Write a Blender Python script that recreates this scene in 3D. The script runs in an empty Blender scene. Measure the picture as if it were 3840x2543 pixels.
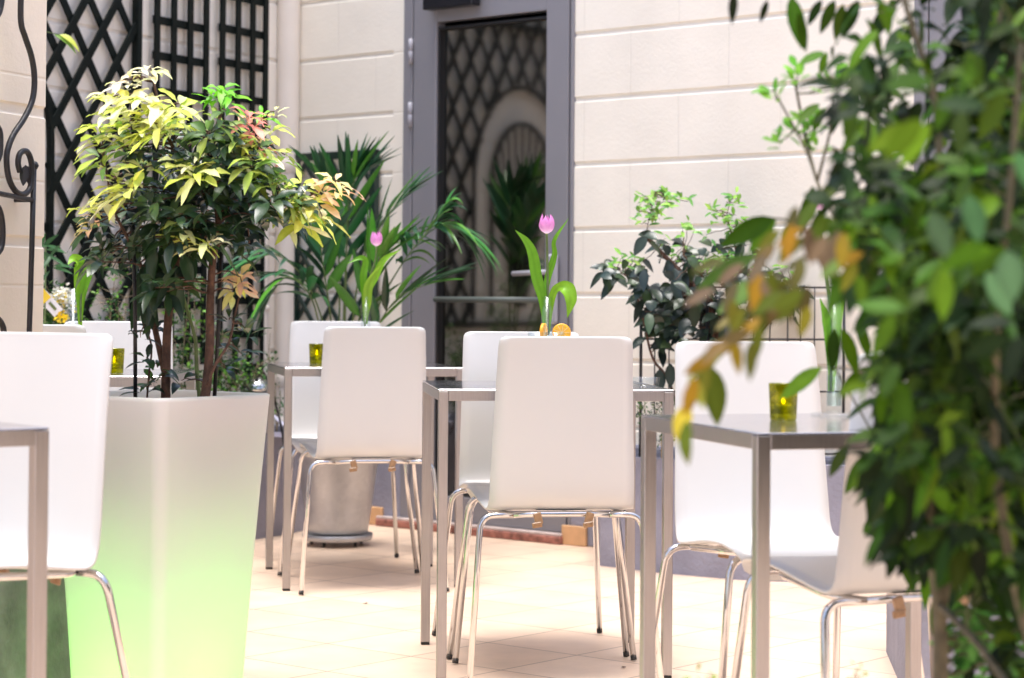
import bpy, math, random
from math import sin, cos, pi, sqrt, radians, atan2
from mathutils import Vector, Matrix, noise
R = random.Random(11)
scene = bpy.context.scene
COL = scene.collection

# ------------------------------------------------------------------ camera
F_, HROW, ROLL, PIT, EYE = 8042.74, 974.8, .0074, -.0197, .9756
cd = bpy.data.cameras.new('camera'); cam = bpy.data.objects.new('camera', cd); COL.objects.link(cam)
cd.sensor_width = 36; cd.lens = 36*F_/3840; cd.shift_y = -(1271.5-HROW)/3840
cd.clip_start = .05; cd.clip_end = 500
cam.location = (0, 0, EYE)
cam.rotation_mode = 'QUATERNION'
q = Matrix.Rotation(radians(90)-PIT, 4, 'X') @ Matrix.Rotation(ROLL, 4, 'Z')
cam.rotation_quaternion = q.to_quaternion()
cd.dof.use_dof = True; cd.dof.focus_distance = 5.6; cd.dof.aperture_fstop = 4.6
scene.camera = cam

def ray(xv, yv):
    k = 3840/2368; a = xv*k-1920; b = yv*k-HROW
    u = cos(ROLL)*a+sin(ROLL)*b; v = -sin(ROLL)*a+cos(ROLL)*b
    c, s = cos(PIT), sin(PIT); y2 = -v/F_
    return (u/F_, c+y2*s, -s+y2*c)
def at(xv, yv, d):
    r = ray(xv, yv); t = d/r[1]; return Vector((r[0]*t, d, EYE+r[2]*t))
def on_plane(xv, yv, P, D):
    r = ray(xv, yv); n = (-D[1], D[0]); t = (P[0]*n[0]+P[1]*n[1])/(r[0]*n[0]+r[1]*n[1])
    return Vector((r[0]*t, r[1]*t, EYE+r[2]*t))

# ------------------------------------------------------------------ materials
def newmat(name):
    m = bpy.data.materials.new(name); m.use_nodes = True
    nt = m.node_tree; b = nt.nodes['Principled BSDF']; return m, nt, b
def N(nt, t, **kw):
    n = nt.nodes.new(t)
    for k, v in kw.items(): setattr(n, k, v)
    return n
def basic(name, col, rough=.5, metal=0, var=.06, vscale=6, bump=0, bscale=60, spec=.5, coat=0):
    m, nt, b = newmat(name); L = nt.links
    tc = N(nt, 'ShaderNodeTexCoord'); nz = N(nt, 'ShaderNodeTexNoise'); nz.inputs['Scale'].default_value = vscale; nz.inputs['Detail'].default_value = 5
    L.new(tc.outputs['Object'], nz.inputs['Vector'])
    rp = N(nt, 'ShaderNodeMapRange'); rp.inputs['From Min'].default_value = .3; rp.inputs['From Max'].default_value = .7
    rp.inputs['To Min'].default_value = 1-var; rp.inputs['To Max'].default_value = 1+var
    L.new(nz.outputs['Fac'], rp.inputs['Value'])
    mx = N(nt, 'ShaderNodeVectorMath', operation='SCALE'); mx.inputs[0].default_value = col
    L.new(rp.outputs['Result'], mx.inputs['Scale']); L.new(mx.outputs['Vector'], b.inputs['Base Color'])
    rr = N(nt, 'ShaderNodeMapRange'); rr.inputs['To Min'].default_value = max(0, rough-.06); rr.inputs['To Max'].default_value = min(1, rough+.08)
    L.new(nz.outputs['Fac'], rr.inputs['Value']); L.new(rr.outputs['Result'], b.inputs['Roughness'])
    b.inputs['Metallic'].default_value = metal; b.inputs['Specular IOR Level'].default_value = spec
    if coat: b.inputs['Coat Weight'].default_value = coat; b.inputs['Coat Roughness'].default_value = .1
    if bump:
        n2 = N(nt, 'ShaderNodeTexNoise'); n2.inputs['Scale'].default_value = bscale; n2.inputs['Detail'].default_value = 6
        L.new(tc.outputs['Object'], n2.inputs['Vector'])
        bp = N(nt, 'ShaderNodeBump'); bp.inputs['Strength'].default_value = bump; bp.inputs['Distance'].default_value = .004
        L.new(n2.outputs['Fac'], bp.inputs['Height']); L.new(bp.outputs['Normal'], b.inputs['Normal'])
    return m
def leafmat(name, rough=.34, trans=.25, spec=.5):
    m, nt, b = newmat(name); L = nt.links
    at_ = N(nt, 'ShaderNodeAttribute', attribute_name='Col')
    nz = N(nt, 'ShaderNodeTexNoise'); nz.inputs['Scale'].default_value = 55; nz.inputs['Detail'].default_value = 3
    tc = N(nt, 'ShaderNodeTexCoord'); L.new(tc.outputs['Object'], nz.inputs['Vector'])
    rp = N(nt, 'ShaderNodeMapRange'); rp.inputs['To Min'].default_value = .8; rp.inputs['To Max'].default_value = 1.2
    L.new(nz.outputs['Fac'], rp.inputs['Value'])
    mx = N(nt, 'ShaderNodeVectorMath', operation='SCALE'); L.new(at_.outputs['Color'], mx.inputs[0]); L.new(rp.outputs['Result'], mx.inputs['Scale'])
    L.new(mx.outputs['Vector'], b.inputs['Base Color']); b.inputs['Roughness'].default_value = rough; b.inputs['Specular IOR Level'].default_value = spec
    bp = N(nt, 'ShaderNodeBump'); bp.inputs['Strength'].default_value = .25; bp.inputs['Distance'].default_value = .003
    L.new(nz.outputs['Fac'], bp.inputs['Height']); L.new(bp.outputs['Normal'], b.inputs['Normal'])
    tr = N(nt, 'ShaderNodeBsdfTranslucent'); L.new(mx.outputs['Vector'], tr.inputs['Color'])
    ms = N(nt, 'ShaderNodeMixShader'); ms.inputs[0].default_value = trans
    out = nt.nodes['Material Output']
    L.new(b.outputs[0], ms.inputs[1]); L.new(tr.outputs[0], ms.inputs[2]); L.new(ms.outputs[0], out.inputs['Surface'])
    return m
M = {}
M['shell_white'] = basic('white_lacquer', (.63, .627, .618), .3, var=.012, vscale=3, spec=.45)
M['chrome'] = basic('chrome_tube', (.62, .605, .60), .09, 1, var=.02)
M['rubber'] = basic('black_rubber', (.012, .012, .013), .6)
M['brown_plastic'] = basic('brown_plastic', (.32, .19, .10), .35, var=.2, vscale=60)
M['black_paint'] = basic('black_painted_wood', (.005, .008, .007), .55, var=.3, vscale=30, bump=.2, bscale=90, spec=.12)
M['iron'] = basic('wrought_iron', (.014, .013, .016), .42, var=.4, vscale=25, bump=.5, bscale=70)
M['green_paint'] = basic('dark_green_wood', (.008, .026, .019), .35, var=.3, vscale=30, bump=.2)
M['aluminium'] = basic('grey_painted_aluminium', (.235, .230, .252), .42, var=.03, vscale=3)
M['handle_grey'] = basic('pale_grey_metal', (.36, .35, .39), .35, var=.03)
M['bar_dimmed'] = basic('dimmed_green_grey_bar', (.10, .12, .11), .5, var=.1)  # dark tone puts the dimness behind the glass into the bar's colour
M['black_plastic'] = basic('black_plastic', (.008, .008, .012), .3)
M['pipe'] = basic('painted_pipe', (.75, .68, .61), .42, var=.05, vscale=5, bump=.15, bscale=30)
M['dado'] = basic('grey_lilac_render', (.27, .27, .335), .75, var=.12, vscale=9, bump=.9, bscale=60)
M['dark_dado'] = basic('stained_grey_render', (.17, .18, .165), .75, var=.35, vscale=11, bump=.9, bscale=60)
M['soil'] = basic('dark_soil', (.022, .015, .010), .95, var=.5, vscale=50, bump=1, bscale=90)
M['terracotta'] = basic('terracotta_skirting', (.66, .39, .20), .5, var=.12, vscale=14, bump=.2)
M['sill_red'] = basic('worn_red_brick', (.30, .12, .09), .7, var=.5, vscale=38, bump=.6, bscale=90)
M['sill_pale'] = basic('pale_stone', (.55, .45, .42), .7, var=.2, vscale=20, bump=.5)
M['orange'] = basic('orange_peel', (.90, .40, .02), .4, bump=.3, bscale=200)
M['orange_flesh'] = basic('orange_flesh', (.93, .50, .05), .3, var=.2, vscale=90)
M['tulip'] = leafmat('tulip_petal', .4, .35)
M['leaf'] = leafmat('glossy_leaf', .30, .18, .5)
M['leaf_near'] = leafmat('near_leaf', .5, .34, .16)
M['leaf_soft'] = leafmat('soft_leaf', .42, .34, .4)
M['bark'] = basic('red_brown_bark', (.095, .048, .032), .8, var=.5, vscale=45, bump=1.0, bscale=120)
M['bark_pale'] = basic('pale_twig_bark', (.26, .21, .135), .75, var=.4, vscale=40, bump=.8, bscale=120)
M['near_twig'] = basic('dark_green_twig', (.075, .085, .03), .7, var=.3, vscale=40)
M['near_stem'] = basic('grey_brown_stem', (.10, .085, .05), .8, var=.4, vscale=40, bump=.8, bscale=120)
M['stem_green'] = basic('green_stem', (.11, .16, .05), .6, var=.25, vscale=40)
M['wax'] = basic('candle_wax', (.85, .8, .6), .5)
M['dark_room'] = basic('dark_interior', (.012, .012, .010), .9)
M['white_plastic'] = basic('white_plastic', (.75, .75, .78), .4)
M['lilac_paper'] = basic('lilac_card', (.55, .55, .72), .5, var=.15, vscale=30)
M['yellow_card'] = basic('yellow_card', (.85, .62, .04), .5)
M['cable'] = basic('black_cable', (.01, .01, .012), .5)
M['mirror_metal'] = basic('lamp_chrome', (.6, .6, .6), .12, 1, var=.1)

# zinc
def zinc():
    m, nt, b = newmat('galvanised_zinc'); L = nt.links
    tc = N(nt, 'ShaderNodeTexCoord'); v = N(nt, 'ShaderNodeTexVoronoi'); v.inputs['Scale'].default_value = 55
    n = N(nt, 'ShaderNodeTexNoise'); n.inputs['Scale'].default_value = 9; n.inputs['Detail'].default_value = 8
    L.new(tc.outputs['Object'], v.inputs['Vector']); L.new(tc.outputs['Object'], n.inputs['Vector'])
    mx = N(nt, 'ShaderNodeMix', data_type='RGBA'); mx.inputs[6].default_value = (.40, .40, .42, 1); mx.inputs[7].default_value = (.58, .58, .59, 1)
    ad = N(nt, 'ShaderNodeMath', operation='MULTIPLY_ADD'); ad.inputs[1].default_value = .35; L.new(v.outputs['Color'], ad.inputs[0]); L.new(n.outputs['Fac'], ad.inputs[2])
    L.new(ad.outputs[0], mx.inputs[0]); L.new(mx.outputs[2], b.inputs['Base Color'])
    b.inputs['Metallic'].default_value = .75; b.inputs['Roughness'].default_value = .42
    bp = N(nt, 'ShaderNodeBump'); bp.inputs['Strength'].default_value = .15; L.new(v.outputs['Distance'], bp.inputs['Height']); L.new(bp.outputs[0], b.inputs['Normal'])
    return m
M['zinc'] = zinc()
# brushed steel
def steel(name, col, rough, streak=220, metal=1.0):
    m, nt, b = newmat(name); L = nt.links
    tc = N(nt, 'ShaderNodeTexCoord'); mp = N(nt, 'ShaderNodeMapping'); mp.inputs['Scale'].default_value = (1, 1, .05)
    n = N(nt, 'ShaderNodeTexNoise'); n.inputs['Scale'].default_value = streak; n.inputs['Detail'].default_value = 4
    L.new(tc.outputs['Object'], mp.inputs['Vector']); L.new(mp.outputs[0], n.inputs['Vector'])
    n2 = N(nt, 'ShaderNodeTexNoise'); n2.inputs['Scale'].default_value = 5; n2.inputs['Detail'].default_value = 4; L.new(tc.outputs['Object'], n2.inputs['Vector'])
    ad = N(nt, 'ShaderNodeMath', operation='ADD'); L.new(n.outputs['Fac'], ad.inputs[0]); L.new(n2.outputs['Fac'], ad.inputs[1])
    rr = N(nt, 'ShaderNodeMapRange'); rr.inputs['From Min'].default_value = .6; rr.inputs['From Max'].default_value = 1.4
    rr.inputs['To Min'].default_value = rough-.06; rr.inputs['To Max'].default_value = rough+.1
    L.new(ad.outputs[0], rr.inputs['Value']); L.new(rr.outputs[0], b.inputs['Roughness'])
    sc_ = N(nt, 'ShaderNodeMapRange'); sc_.inputs['From Min'].default_value = .6; sc_.inputs['From Max'].default_value = 1.4; sc_.inputs['To Min'].default_value = .86; sc_.inputs['To Max'].default_value = 1.12
    L.new(ad.outputs[0], sc_.inputs['Value'])
    mx = N(nt, 'ShaderNodeVectorMath', operation='SCALE'); mx.inputs[0].default_value = col; L.new(sc_.outputs[0], mx.inputs['Scale']); L.new(mx.outputs[0], b.inputs['Base Color'])
    b.inputs['Metallic'].default_value = metal
    bp = N(nt, 'ShaderNodeBump'); bp.inputs['Strength'].default_value = .06; bp.inputs['Distance'].default_value = .001; L.new(n.outputs['Fac'], bp.inputs['Height']); L.new(bp.outputs[0], b.inputs['Normal'])
    return m
M['steel'] = steel('brushed_steel', (.42, .395, .395), .34)
M['steel_top'] = steel('polished_steel_top', (.60, .58, .61), .15, 40)
# floor tiles
def floormat():
    m, nt, b = newmat('terracotta_floor_tiles'); L = nt.links
    tc = N(nt, 'ShaderNodeTexCoord'); mp = N(nt, 'ShaderNodeMapping')
    L.new(tc.outputs['Object'], mp.inputs['Vector'])
    br = N(nt, 'ShaderNodeTexBrick'); br.offset = 0; br.inputs['Scale'].default_value = 1
    br.inputs['Brick Width'].default_value = .325; br.inputs['Row Height'].default_value = .325; br.inputs['Mortar Size'].default_value = .0027
    br.inputs['Mortar Smooth'].default_value = .3; br.inputs['Bias'].default_value = 0
    br.inputs['Color1'].default_value = (.80, .605, .455, 1); br.inputs['Color2'].default_value = (.745, .545, .40, 1); br.inputs['Mortar'].default_value = (.27, .18, .13, 1)
    L.new(mp.outputs[0], br.inputs['Vector'])
    n = N(nt, 'ShaderNodeTexNoise'); n.inputs['Scale'].default_value = 4.5; n.inputs['Detail'].default_value = 7; n.inputs['Roughness'].default_value = .6
    L.new(tc.outputs['Object'], n.inputs['Vector'])
    rp = N(nt, 'ShaderNodeMapRange'); rp.inputs['From Min'].default_value = .3; rp.inputs['From Max'].default_value = .7; rp.inputs['To Min'].default_value = .86; rp.inputs['To Max'].default_value = 1.1
    L.new(n.outputs['Fac'], rp.inputs['Value'])
    mx = N(nt, 'ShaderNodeVectorMath', operation='SCALE'); L.new(br.outputs['Color'], mx.inputs[0]); L.new(rp.outputs[0], mx.inputs['Scale'])
    L.new(mx.outputs[0], b.inputs['Base Color']); b.inputs['Roughness'].default_value = .38; b.inputs['Specular IOR Level'].default_value = .5
    iv = N(nt, 'ShaderNodeMath', operation='MULTIPLY_ADD'); iv.inputs[1].default_value = -1; iv.inputs[2].default_value = 1; L.new(br.outputs['Fac'], iv.inputs[0])
    ad = N(nt, 'ShaderNodeMath', operation='MULTIPLY_ADD'); ad.inputs[1].default_value = .3; L.new(n.outputs['Fac'], ad.inputs[0]); L.new(iv.outputs[0], ad.inputs[2])
    bp = N(nt, 'ShaderNodeBump'); bp.inputs['Strength'].default_value = .4; bp.inputs['Distance'].default_value = .002; L.new(ad.outputs[0], bp.inputs['Height']); L.new(bp.outputs[0], b.inputs['Normal'])
    return m
M['floor'] = floormat()
# rendered block wall: faint vertical joints, grainy paint
def wallmat(name, col, xoff, L_=.474):
    m, nt, b = newmat(name); L = nt.links
    tc = N(nt, 'ShaderNodeTexCoord'); sp = N(nt, 'ShaderNodeSeparateXYZ'); L.new(tc.outputs['Object'], sp.inputs[0])
    cb = N(nt, 'ShaderNodeCombineXYZ')
    ax = N(nt, 'ShaderNodeMath', operation='ADD'); ax.inputs[1].default_value = xoff; L.new(sp.outputs['X'], ax.inputs[0])
    az = N(nt, 'ShaderNodeMath', operation='ADD'); az.inputs[1].default_value = -1.0081+.2628*8; L.new(sp.outputs['Z'], az.inputs[0])
    L.new(ax.outputs[0], cb.inputs['X']); L.new(az.outputs[0], cb.inputs['Y'])
    br = N(nt, 'ShaderNodeTexBrick'); br.offset = .5; br.inputs['Scale'].default_value = 1
    br.inputs['Brick Width'].default_value = L_; br.inputs['Row Height'].default_value = .2628; br.inputs['Mortar Size'].default_value = .0055; br.inputs['Mortar Smooth'].default_value = .8
    L.new(cb.outputs[0], br.inputs['Vector'])
    n = N(nt, 'ShaderNodeTexNoise'); n.inputs['Scale'].default_value = 75; n.inputs['Detail'].default_value = 8; n.inputs['Roughness'].default_value = .65
    n2 = N(nt, 'ShaderNodeTexNoise'); n2.inputs['Scale'].default_value = 2.2; n2.inputs['Detail'].default_value = 6
    n3 = N(nt, 'ShaderNodeTexNoise'); n3.inputs['Scale'].default_value = 14; n3.inputs['Detail'].default_value = 5
    for q_ in (n, n2, n3): L.new(tc.outputs['Object'], q_.inputs['Vector'])
    rp = N(nt, 'ShaderNodeMapRange'); rp.inputs['From Min'].default_value = .3; rp.inputs['From Max'].default_value = .7; rp.inputs['To Min'].default_value = .93; rp.inputs['To Max'].default_value = 1.05
    L.new(n2.outputs['Fac'], rp.inputs['Value'])
    mr = N(nt, 'ShaderNodeMath', operation='MULTIPLY'); mr.inputs[1].default_value = .06; L.new(br.outputs['Fac'], mr.inputs[0])
    sb = N(nt, 'ShaderNodeMath', operation='SUBTRACT'); L.new(rp.outputs[0], sb.inputs[0]); L.new(mr.outputs[0], sb.inputs[1])
    mx = N(nt, 'ShaderNodeVectorMath', operation='SCALE'); mx.inputs[0].default_value = col; L.new(sb.outputs[0], mx.inputs['Scale'])
    L.new(mx.outputs[0], b.inputs['Base Color']); b.inputs['Roughness'].default_value = .72; b.inputs['Specular IOR Level'].default_value = .25
    h = N(nt, 'ShaderNodeMath', operation='MULTIPLY_ADD'); h.inputs[1].default_value = -.9; L.new(br.outputs['Fac'], h.inputs[0])
    h3 = N(nt, 'ShaderNodeMath', operation='MULTIPLY_ADD'); h3.inputs[1].default_value = .9; L.new(n3.outputs['Fac'], h3.inputs[0]); L.new(n.outputs['Fac'], h3.inputs[2])
    L.new(h3.outputs[0], h.inputs[2])
    bp = N(nt, 'ShaderNodeBump'); bp.inputs['Strength'].default_value = .45; bp.inputs['Distance'].default_value = .003; L.new(h.outputs[0], bp.inputs['Height']); L.new(bp.outputs[0], b.inputs['Normal'])
    return m
M['wall_r'] = wallmat('cream_wall_paint', (.90, .84, .735), -.274+.474*8)
M['wall_l'] = wallmat('cream_wall_paint_shaded', (.88, .825, .745), 2.3)
M['wall_p'] = wallmat('cream_pillar_paint', (.84, .745, .63), .1, 3.0)
# glass
def glassmat(name, col, rough=0.0, ior=1.45):
    m, nt, b = newmat(name)
    b.inputs['Base Color'].default_value = (*col, 1); b.inputs['Transmission Weight'].default_value = 1
    b.inputs['Roughness'].default_value = rough; b.inputs['IOR'].default_value = ior
    return m
def thinglass(name, col, refl=.12, rough=.02, mx_=.22):
    m, nt, b = newmat(name); L = nt.links; out = nt.nodes['Material Output']
    t = N(nt, 'ShaderNodeBsdfTransparent'); t.inputs[0].default_value = (*col, 1)
    g = N(nt, 'ShaderNodeBsdfGlossy'); g.inputs['Roughness'].default_value = rough; g.inputs[0].default_value = (.95, .95, 1, 1)
    lw = N(nt, 'ShaderNodeLayerWeight'); lw.inputs[0].default_value = .35
    mr = N(nt, 'ShaderNodeMapRange'); mr.inputs['To Min'].default_value = refl; mr.inputs['To Max'].default_value = mx_
    L.new(lw.outputs['Facing'], mr.inputs['Value'])
    ms = N(nt, 'ShaderNodeMixShader'); L.new(mr.outputs[0], ms.inputs[0]); L.new(t.outputs[0], ms.inputs[1]); L.new(g.outputs[0], ms.inputs[2])
    L.new(ms.outputs[0], out.inputs['Surface']); nt.nodes.remove(b); return m
M['clear'] = thinglass('clear_glass', (.94, .96, .96), .004, mx_=.14)
M['water'] = thinglass('water', (.80, .86, .84), .002, mx_=.05)
def yellowglass():
    m, nt, b = newmat('yellow_green_glass'); L = nt.links; out = nt.nodes['Material Output']
    tc = N(nt, 'ShaderNodeTexCoord'); n = N(nt, 'ShaderNodeTexNoise'); n.inputs['Scale'].default_value = 45; n.inputs['Detail'].default_value = 4; L.new(tc.outputs['Object'], n.inputs['Vector'])
    cr = N(nt, 'ShaderNodeValToRGB'); cr.color_ramp.elements[0].position = .38; cr.color_ramp.elements[0].color = (.28, .30, .004, 1); cr.color_ramp.elements[1].position = .6; cr.color_ramp.elements[1].color = (.68, .68, .02, 1)
    L.new(n.outputs['Fac'], cr.inputs[0])
    t = N(nt, 'ShaderNodeBsdfTransparent'); L.new(cr.outputs[0], t.inputs[0])
    g = N(nt, 'ShaderNodeBsdfGlossy'); g.inputs['Roughness'].default_value = .04
    tl = N(nt, 'ShaderNodeBsdfTranslucent'); tl.inputs[0].default_value = (.58, .58, .015, 1)
    lw = N(nt, 'ShaderNodeLayerWeight'); lw.inputs[0].default_value = .3
    m1 = N(nt, 'ShaderNodeMixShader'); m1.inputs[0].default_value = .25; L.new(t.outputs[0], m1.inputs[1]); L.new(tl.outputs[0], m1.inputs[2])
    mr = N(nt, 'ShaderNodeMath', operation='MULTIPLY'); mr.inputs[1].default_value = .35; L.new(lw.outputs['Facing'], mr.inputs[0])
    m2 = N(nt, 'ShaderNodeMixShader'); L.new(mr.outputs[0], m2.inputs[0]); L.new(m1.outputs[0], m2.inputs[1]); L.new(g.outputs[0], m2.inputs[2])
    L.new(m2.outputs[0], out.inputs['Surface']); nt.nodes.remove(b); return m
M['yellow_glass'] = yellowglass()
def doorglass(name, ang):
    m, nt, b = newmat(name); L = nt.links; out = nt.nodes['Material Output']
    t = N(nt, 'ShaderNodeBsdfTransparent'); t.inputs[0].default_value = (.30, .31, .29, 1)
    g = N(nt, 'ShaderNodeBsdfGlossy'); g.inputs['Roughness'].default_value = .06; g.inputs[0].default_value = (.92, .90, .84, 1)
    ge = N(nt, 'ShaderNodeNewGeometry'); vr = N(nt, 'ShaderNodeVectorRotate', rotation_type='Z_AXIS'); vr.inputs['Angle'].default_value = ang
    L.new(ge.outputs['Normal'], vr.inputs['Vector']); L.new(vr.outputs[0], g.inputs['Normal'])
    ms = N(nt, 'ShaderNodeMixShader'); ms.inputs[0].default_value = .25; L.new(t.outputs[0], ms.inputs[1]); L.new(g.outputs[0], ms.inputs[2])
    L.new(ms.outputs[0], out.inputs['Surface']); nt.nodes.remove(b); return m
M['door_glass'] = doorglass('dark_door_glass', radians(9.5))
M['door_glass_b'] = doorglass('dark_door_glass_plain', 0)
def emis(name, col, s):
    m, nt, b = newmat(name); b.inputs['Base Color'].default_value = (*col, 1); b.inputs['Emission Color'].default_value = (*col, 1); b.inputs['Emission Strength'].default_value = s; return m
M['flame'] = emis('candle_flame', (1, .62, .15), 14)
def planterplastic():
    m, nt, b = newmat('frosted_planter_plastic'); L = nt.links; out = nt.nodes['Material Output']
    b.inputs['Base Color'].default_value = (.76, .71, .71, 1); b.inputs['Roughness'].default_value = .38
    t = N(nt, 'ShaderNodeBsdfTranslucent'); t.inputs[0].default_value = (.9, .9, .87, 1)
    ms = N(nt, 'ShaderNodeMixShader')
    tc = N(nt, 'ShaderNodeTexCoord'); sx = N(nt, 'ShaderNodeSeparateXYZ'); L.new(tc.outputs['Normal'], sx.inputs[0])
    ax = N(nt, 'ShaderNodeMath', operation='ABSOLUTE'); ay = N(nt, 'ShaderNodeMath', operation='ABSOLUTE'); L.new(sx.outputs['X'], ax.inputs[0]); L.new(sx.outputs['Y'], ay.inputs[0])
    mxm = N(nt, 'ShaderNodeMath', operation='MAXIMUM'); L.new(ax.outputs[0], mxm.inputs[0]); L.new(ay.outputs[0], mxm.inputs[1])
    th_ = N(nt, 'ShaderNodeMapRange'); th_.interpolation_type = 'SMOOTHSTEP'; th_.inputs['From Min'].default_value = .76; th_.inputs['From Max'].default_value = 1.02; th_.inputs['To Min'].default_value = .42; th_.inputs['To Max'].default_value = .25
    L.new(mxm.outputs[0], th_.inputs['Value']); L.new(th_.outputs[0], ms.inputs[0])   # the moulded corners are thicker and let less light through
    L.new(b.outputs[0], ms.inputs[1]); L.new(t.outputs[0], ms.inputs[2]); L.new(ms.outputs[0], out.inputs['Surface']); return m
M['planter'] = planterplastic()

# ------------------------------------------------------------------ mesh builder
class MB:
    def __init__(s): s.v = []; s.f = []; s.m = []; s.c = []; s.sm = []
    def add(s, vs, fs, mi=0, col=None, smooth=True):
        o = len(s.v); s.v += [tuple(v) for v in vs]
        for f in fs: s.f.append(tuple(i+o for i in f)); s.m.append(mi); s.sm.append(smooth)
        if col is None: col = (1, 1, 1)
        if isinstance(col[0], (int, float)): s.c += [col]*len(vs)
        else: s.c += col
    def box(s, c, size, rot=None, mi=0, bev=0):
        x, y, z = [d/2 for d in size]
        if bev:
            b = min(bev, x*.9, y*.9, z*.9)
            vs = []; idx = {}
            for sx in (-1, 1):
                for sy in (-1, 1):
                    for sz in (-1, 1):
                        for a in range(3):
                            p = [sx*x, sy*y, sz*z]
                            for k in range(3):
                                if k != a: p[k] -= (sx, sy, sz)[k]*b
                            idx[(sx, sy, sz, a)] = len(vs); vs.append(Vector(p))
            fs = []
            def o(l, n):
                c0 = sum((vs[i] for i in l), Vector())/len(l)
                nn = (vs[l[1]]-vs[l[0]]).cross(vs[l[2]]-vs[l[1]])
                fs.append(l if nn.dot(n) > 0 else l[::-1])
            S = (-1, 1)
            for sg in S:
                o([idx[(sg, a, b_, 0)] for a, b_ in ((-1, -1), (1, -1), (1, 1), (-1, 1))], Vector((sg, 0, 0)))
                o([idx[(a, sg, b_, 1)] for a, b_ in ((-1, -1), (1, -1), (1, 1), (-1, 1))], Vector((0, sg, 0)))
                o([idx[(a, b_, sg, 2)] for a, b_ in ((-1, -1), (1, -1), (1, 1), (-1, 1))], Vector((0, 0, sg)))
            for a in S:
                for b_ in S:
                    o([idx[(a, b_, -1, 0)], idx[(a, b_, 1, 0)], idx[(a, b_, 1, 1)], idx[(a, b_, -1, 1)]], Vector((a, b_, 0)))
                    o([idx[(a, -1, b_, 0)], idx[(a, 1, b_, 0)], idx[(a, 1, b_, 2)], idx[(a, -1, b_, 2)]], Vector((a, 0, b_)))
                    o([idx[(-1, a, b_, 1)], idx[(1, a, b_, 1)], idx[(1, a, b_, 2)], idx[(-1, a, b_, 2)]], Vector((0, a, b_)))
                    for c_ in S: o([idx[(a, b_, c_, 0)], idx[(a, b_, c_, 1)], idx[(a, b_, c_, 2)]], Vector((a, b_, c_)))
        else:
            vs = [Vector((a*x, b*y, c_*z)) for a in (-1, 1) for b in (-1, 1) for c_ in (-1, 1)]
            fs = [(0, 1, 3, 2), (4, 6, 7, 5), (0, 4, 5, 1), (2, 3, 7, 6), (0, 2, 6, 4), (1, 5, 7, 3)]
        if rot is not None: vs = [rot @ v for v in vs]
        s.add([v+Vector(c) for v in vs], fs, mi, smooth=False)
    def bar(s, a, b, w, h, up=(0, 0, 1), mi=0, bev=0):
        a, b = Vector(a), Vector(b); d = b-a; L = d.length; d.normalize(); u = Vector(up); sd = d.cross(u).normalized(); u = sd.cross(d)
        rot = Matrix((d, sd, u)).transposed()
        s.box((a+b)/2, (L, w, h), rot, mi, bev)
    def tube(s, pts, r, n=10, mi=0, caps=True, col=None):
        pts = [Vector(p) for p in pts]; rs = r if isinstance(r, (list, tuple)) else [r]*len(pts)
        T = []
        for i in range(len(pts)):
            t = (pts[min(i+1, len(pts)-1)]-pts[max(i-1, 0)]); T.append(t.normalized() if t.length > 1e-9 else Vector((0, 0, 1)))
        ref = Vector((0, 0, 1)) if abs(T[0].z) < .9 else Vector((1, 0, 0))
        u = T[0].cross(ref).normalized(); vs = []; fs = []
        for i, p in enumerate(pts):
            u = (u - T[i]*u.dot(T[i])); u = u.normalized() if u.length > 1e-6 else T[i].orthogonal().normalized()
            w = T[i].cross(u)
            for k in range(n): a = 2*pi*k/n; vs.append(p+(u*cos(a)+w*sin(a))*rs[i])
        for i in range(len(pts)-1):
            for k in range(n): k2 = (k+1) % n; fs.append((i*n+k, i*n+k2, (i+1)*n+k2, (i+1)*n+k))
        if caps: fs.append(tuple(range(n))[::-1]); fs.append(tuple((len(pts)-1)*n+k for k in range(n)))
        s.add(vs, fs, mi, col)
    def lathe(s, prof, c=(0, 0, 0), n=40, mi=0):
        vs = []; fs = []; c = Vector(c)
        for r, z in prof:
            for k in range(n): a = 2*pi*k/n; vs.append(c+Vector((r*cos(a), r*sin(a), z)))
        for i in range(len(prof)-1):
            for k in range(n): k2 = (k+1) % n; fs.append((i*n+k, i*n+k2, (i+1)*n+k2, (i+1)*n+k))
        s.add(vs, fs, mi)
    def prism(s, poly, z0, z1, mi=0):
        n = len(poly); vs = [(x, y, z0) for x, y in poly]+[(x, y, z1) for x, y in poly]
        area = sum(poly[i][0]*poly[(i+1) % n][1]-poly[(i+1) % n][0]*poly[i][1] for i in range(n))
        fs = [(i, (i+1) % n, n+(i+1) % n, n+i) for i in range(n)]+[tuple(range(n))[::-1], tuple(range(n, 2*n))]
        if area < 0: fs = [f[::-1] for f in fs]
        s.add(vs, fs, mi, smooth=False)
    def build(s, name, mats, parent=None, smooth=None):
        me = bpy.data.meshes.new(name); me.from_pydata(s.v, [], s.f)
        if not isinstance(mats, (list, tuple)): mats = [mats]
        for m in mats: me.materials.append(m)
        me.polygons.foreach_set('material_index', s.m); me.polygons.foreach_set('use_smooth', s.sm)
        ca = me.color_attributes.new('Col', 'FLOAT_COLOR', 'POINT')
        flat = []
        for c in s.c: flat += [c[0], c[1], c[2], 1.0]
        ca.data.foreach_set('color', flat); me.update()
        o = bpy.data.objects.new(name, me); COL.objects.link(o)
        if parent: o.parent = parent
        return o
def tag(o, label=None, cat=None, group=None, kind=None):
    for k, v in (('label', label), ('category', cat), ('group', group), ('kind', kind)):
        if v: o[k] = v
    return o
def thing(name, label, cat, loc=(0, 0, 0), rz=0, group=None):
    o = bpy.data.objects.new(name, None); COL.objects.link(o); o.location = loc; o.rotation_euler = (0, 0, rz); o.empty_display_size = .1
    return tag(o, label, cat, group)
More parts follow.
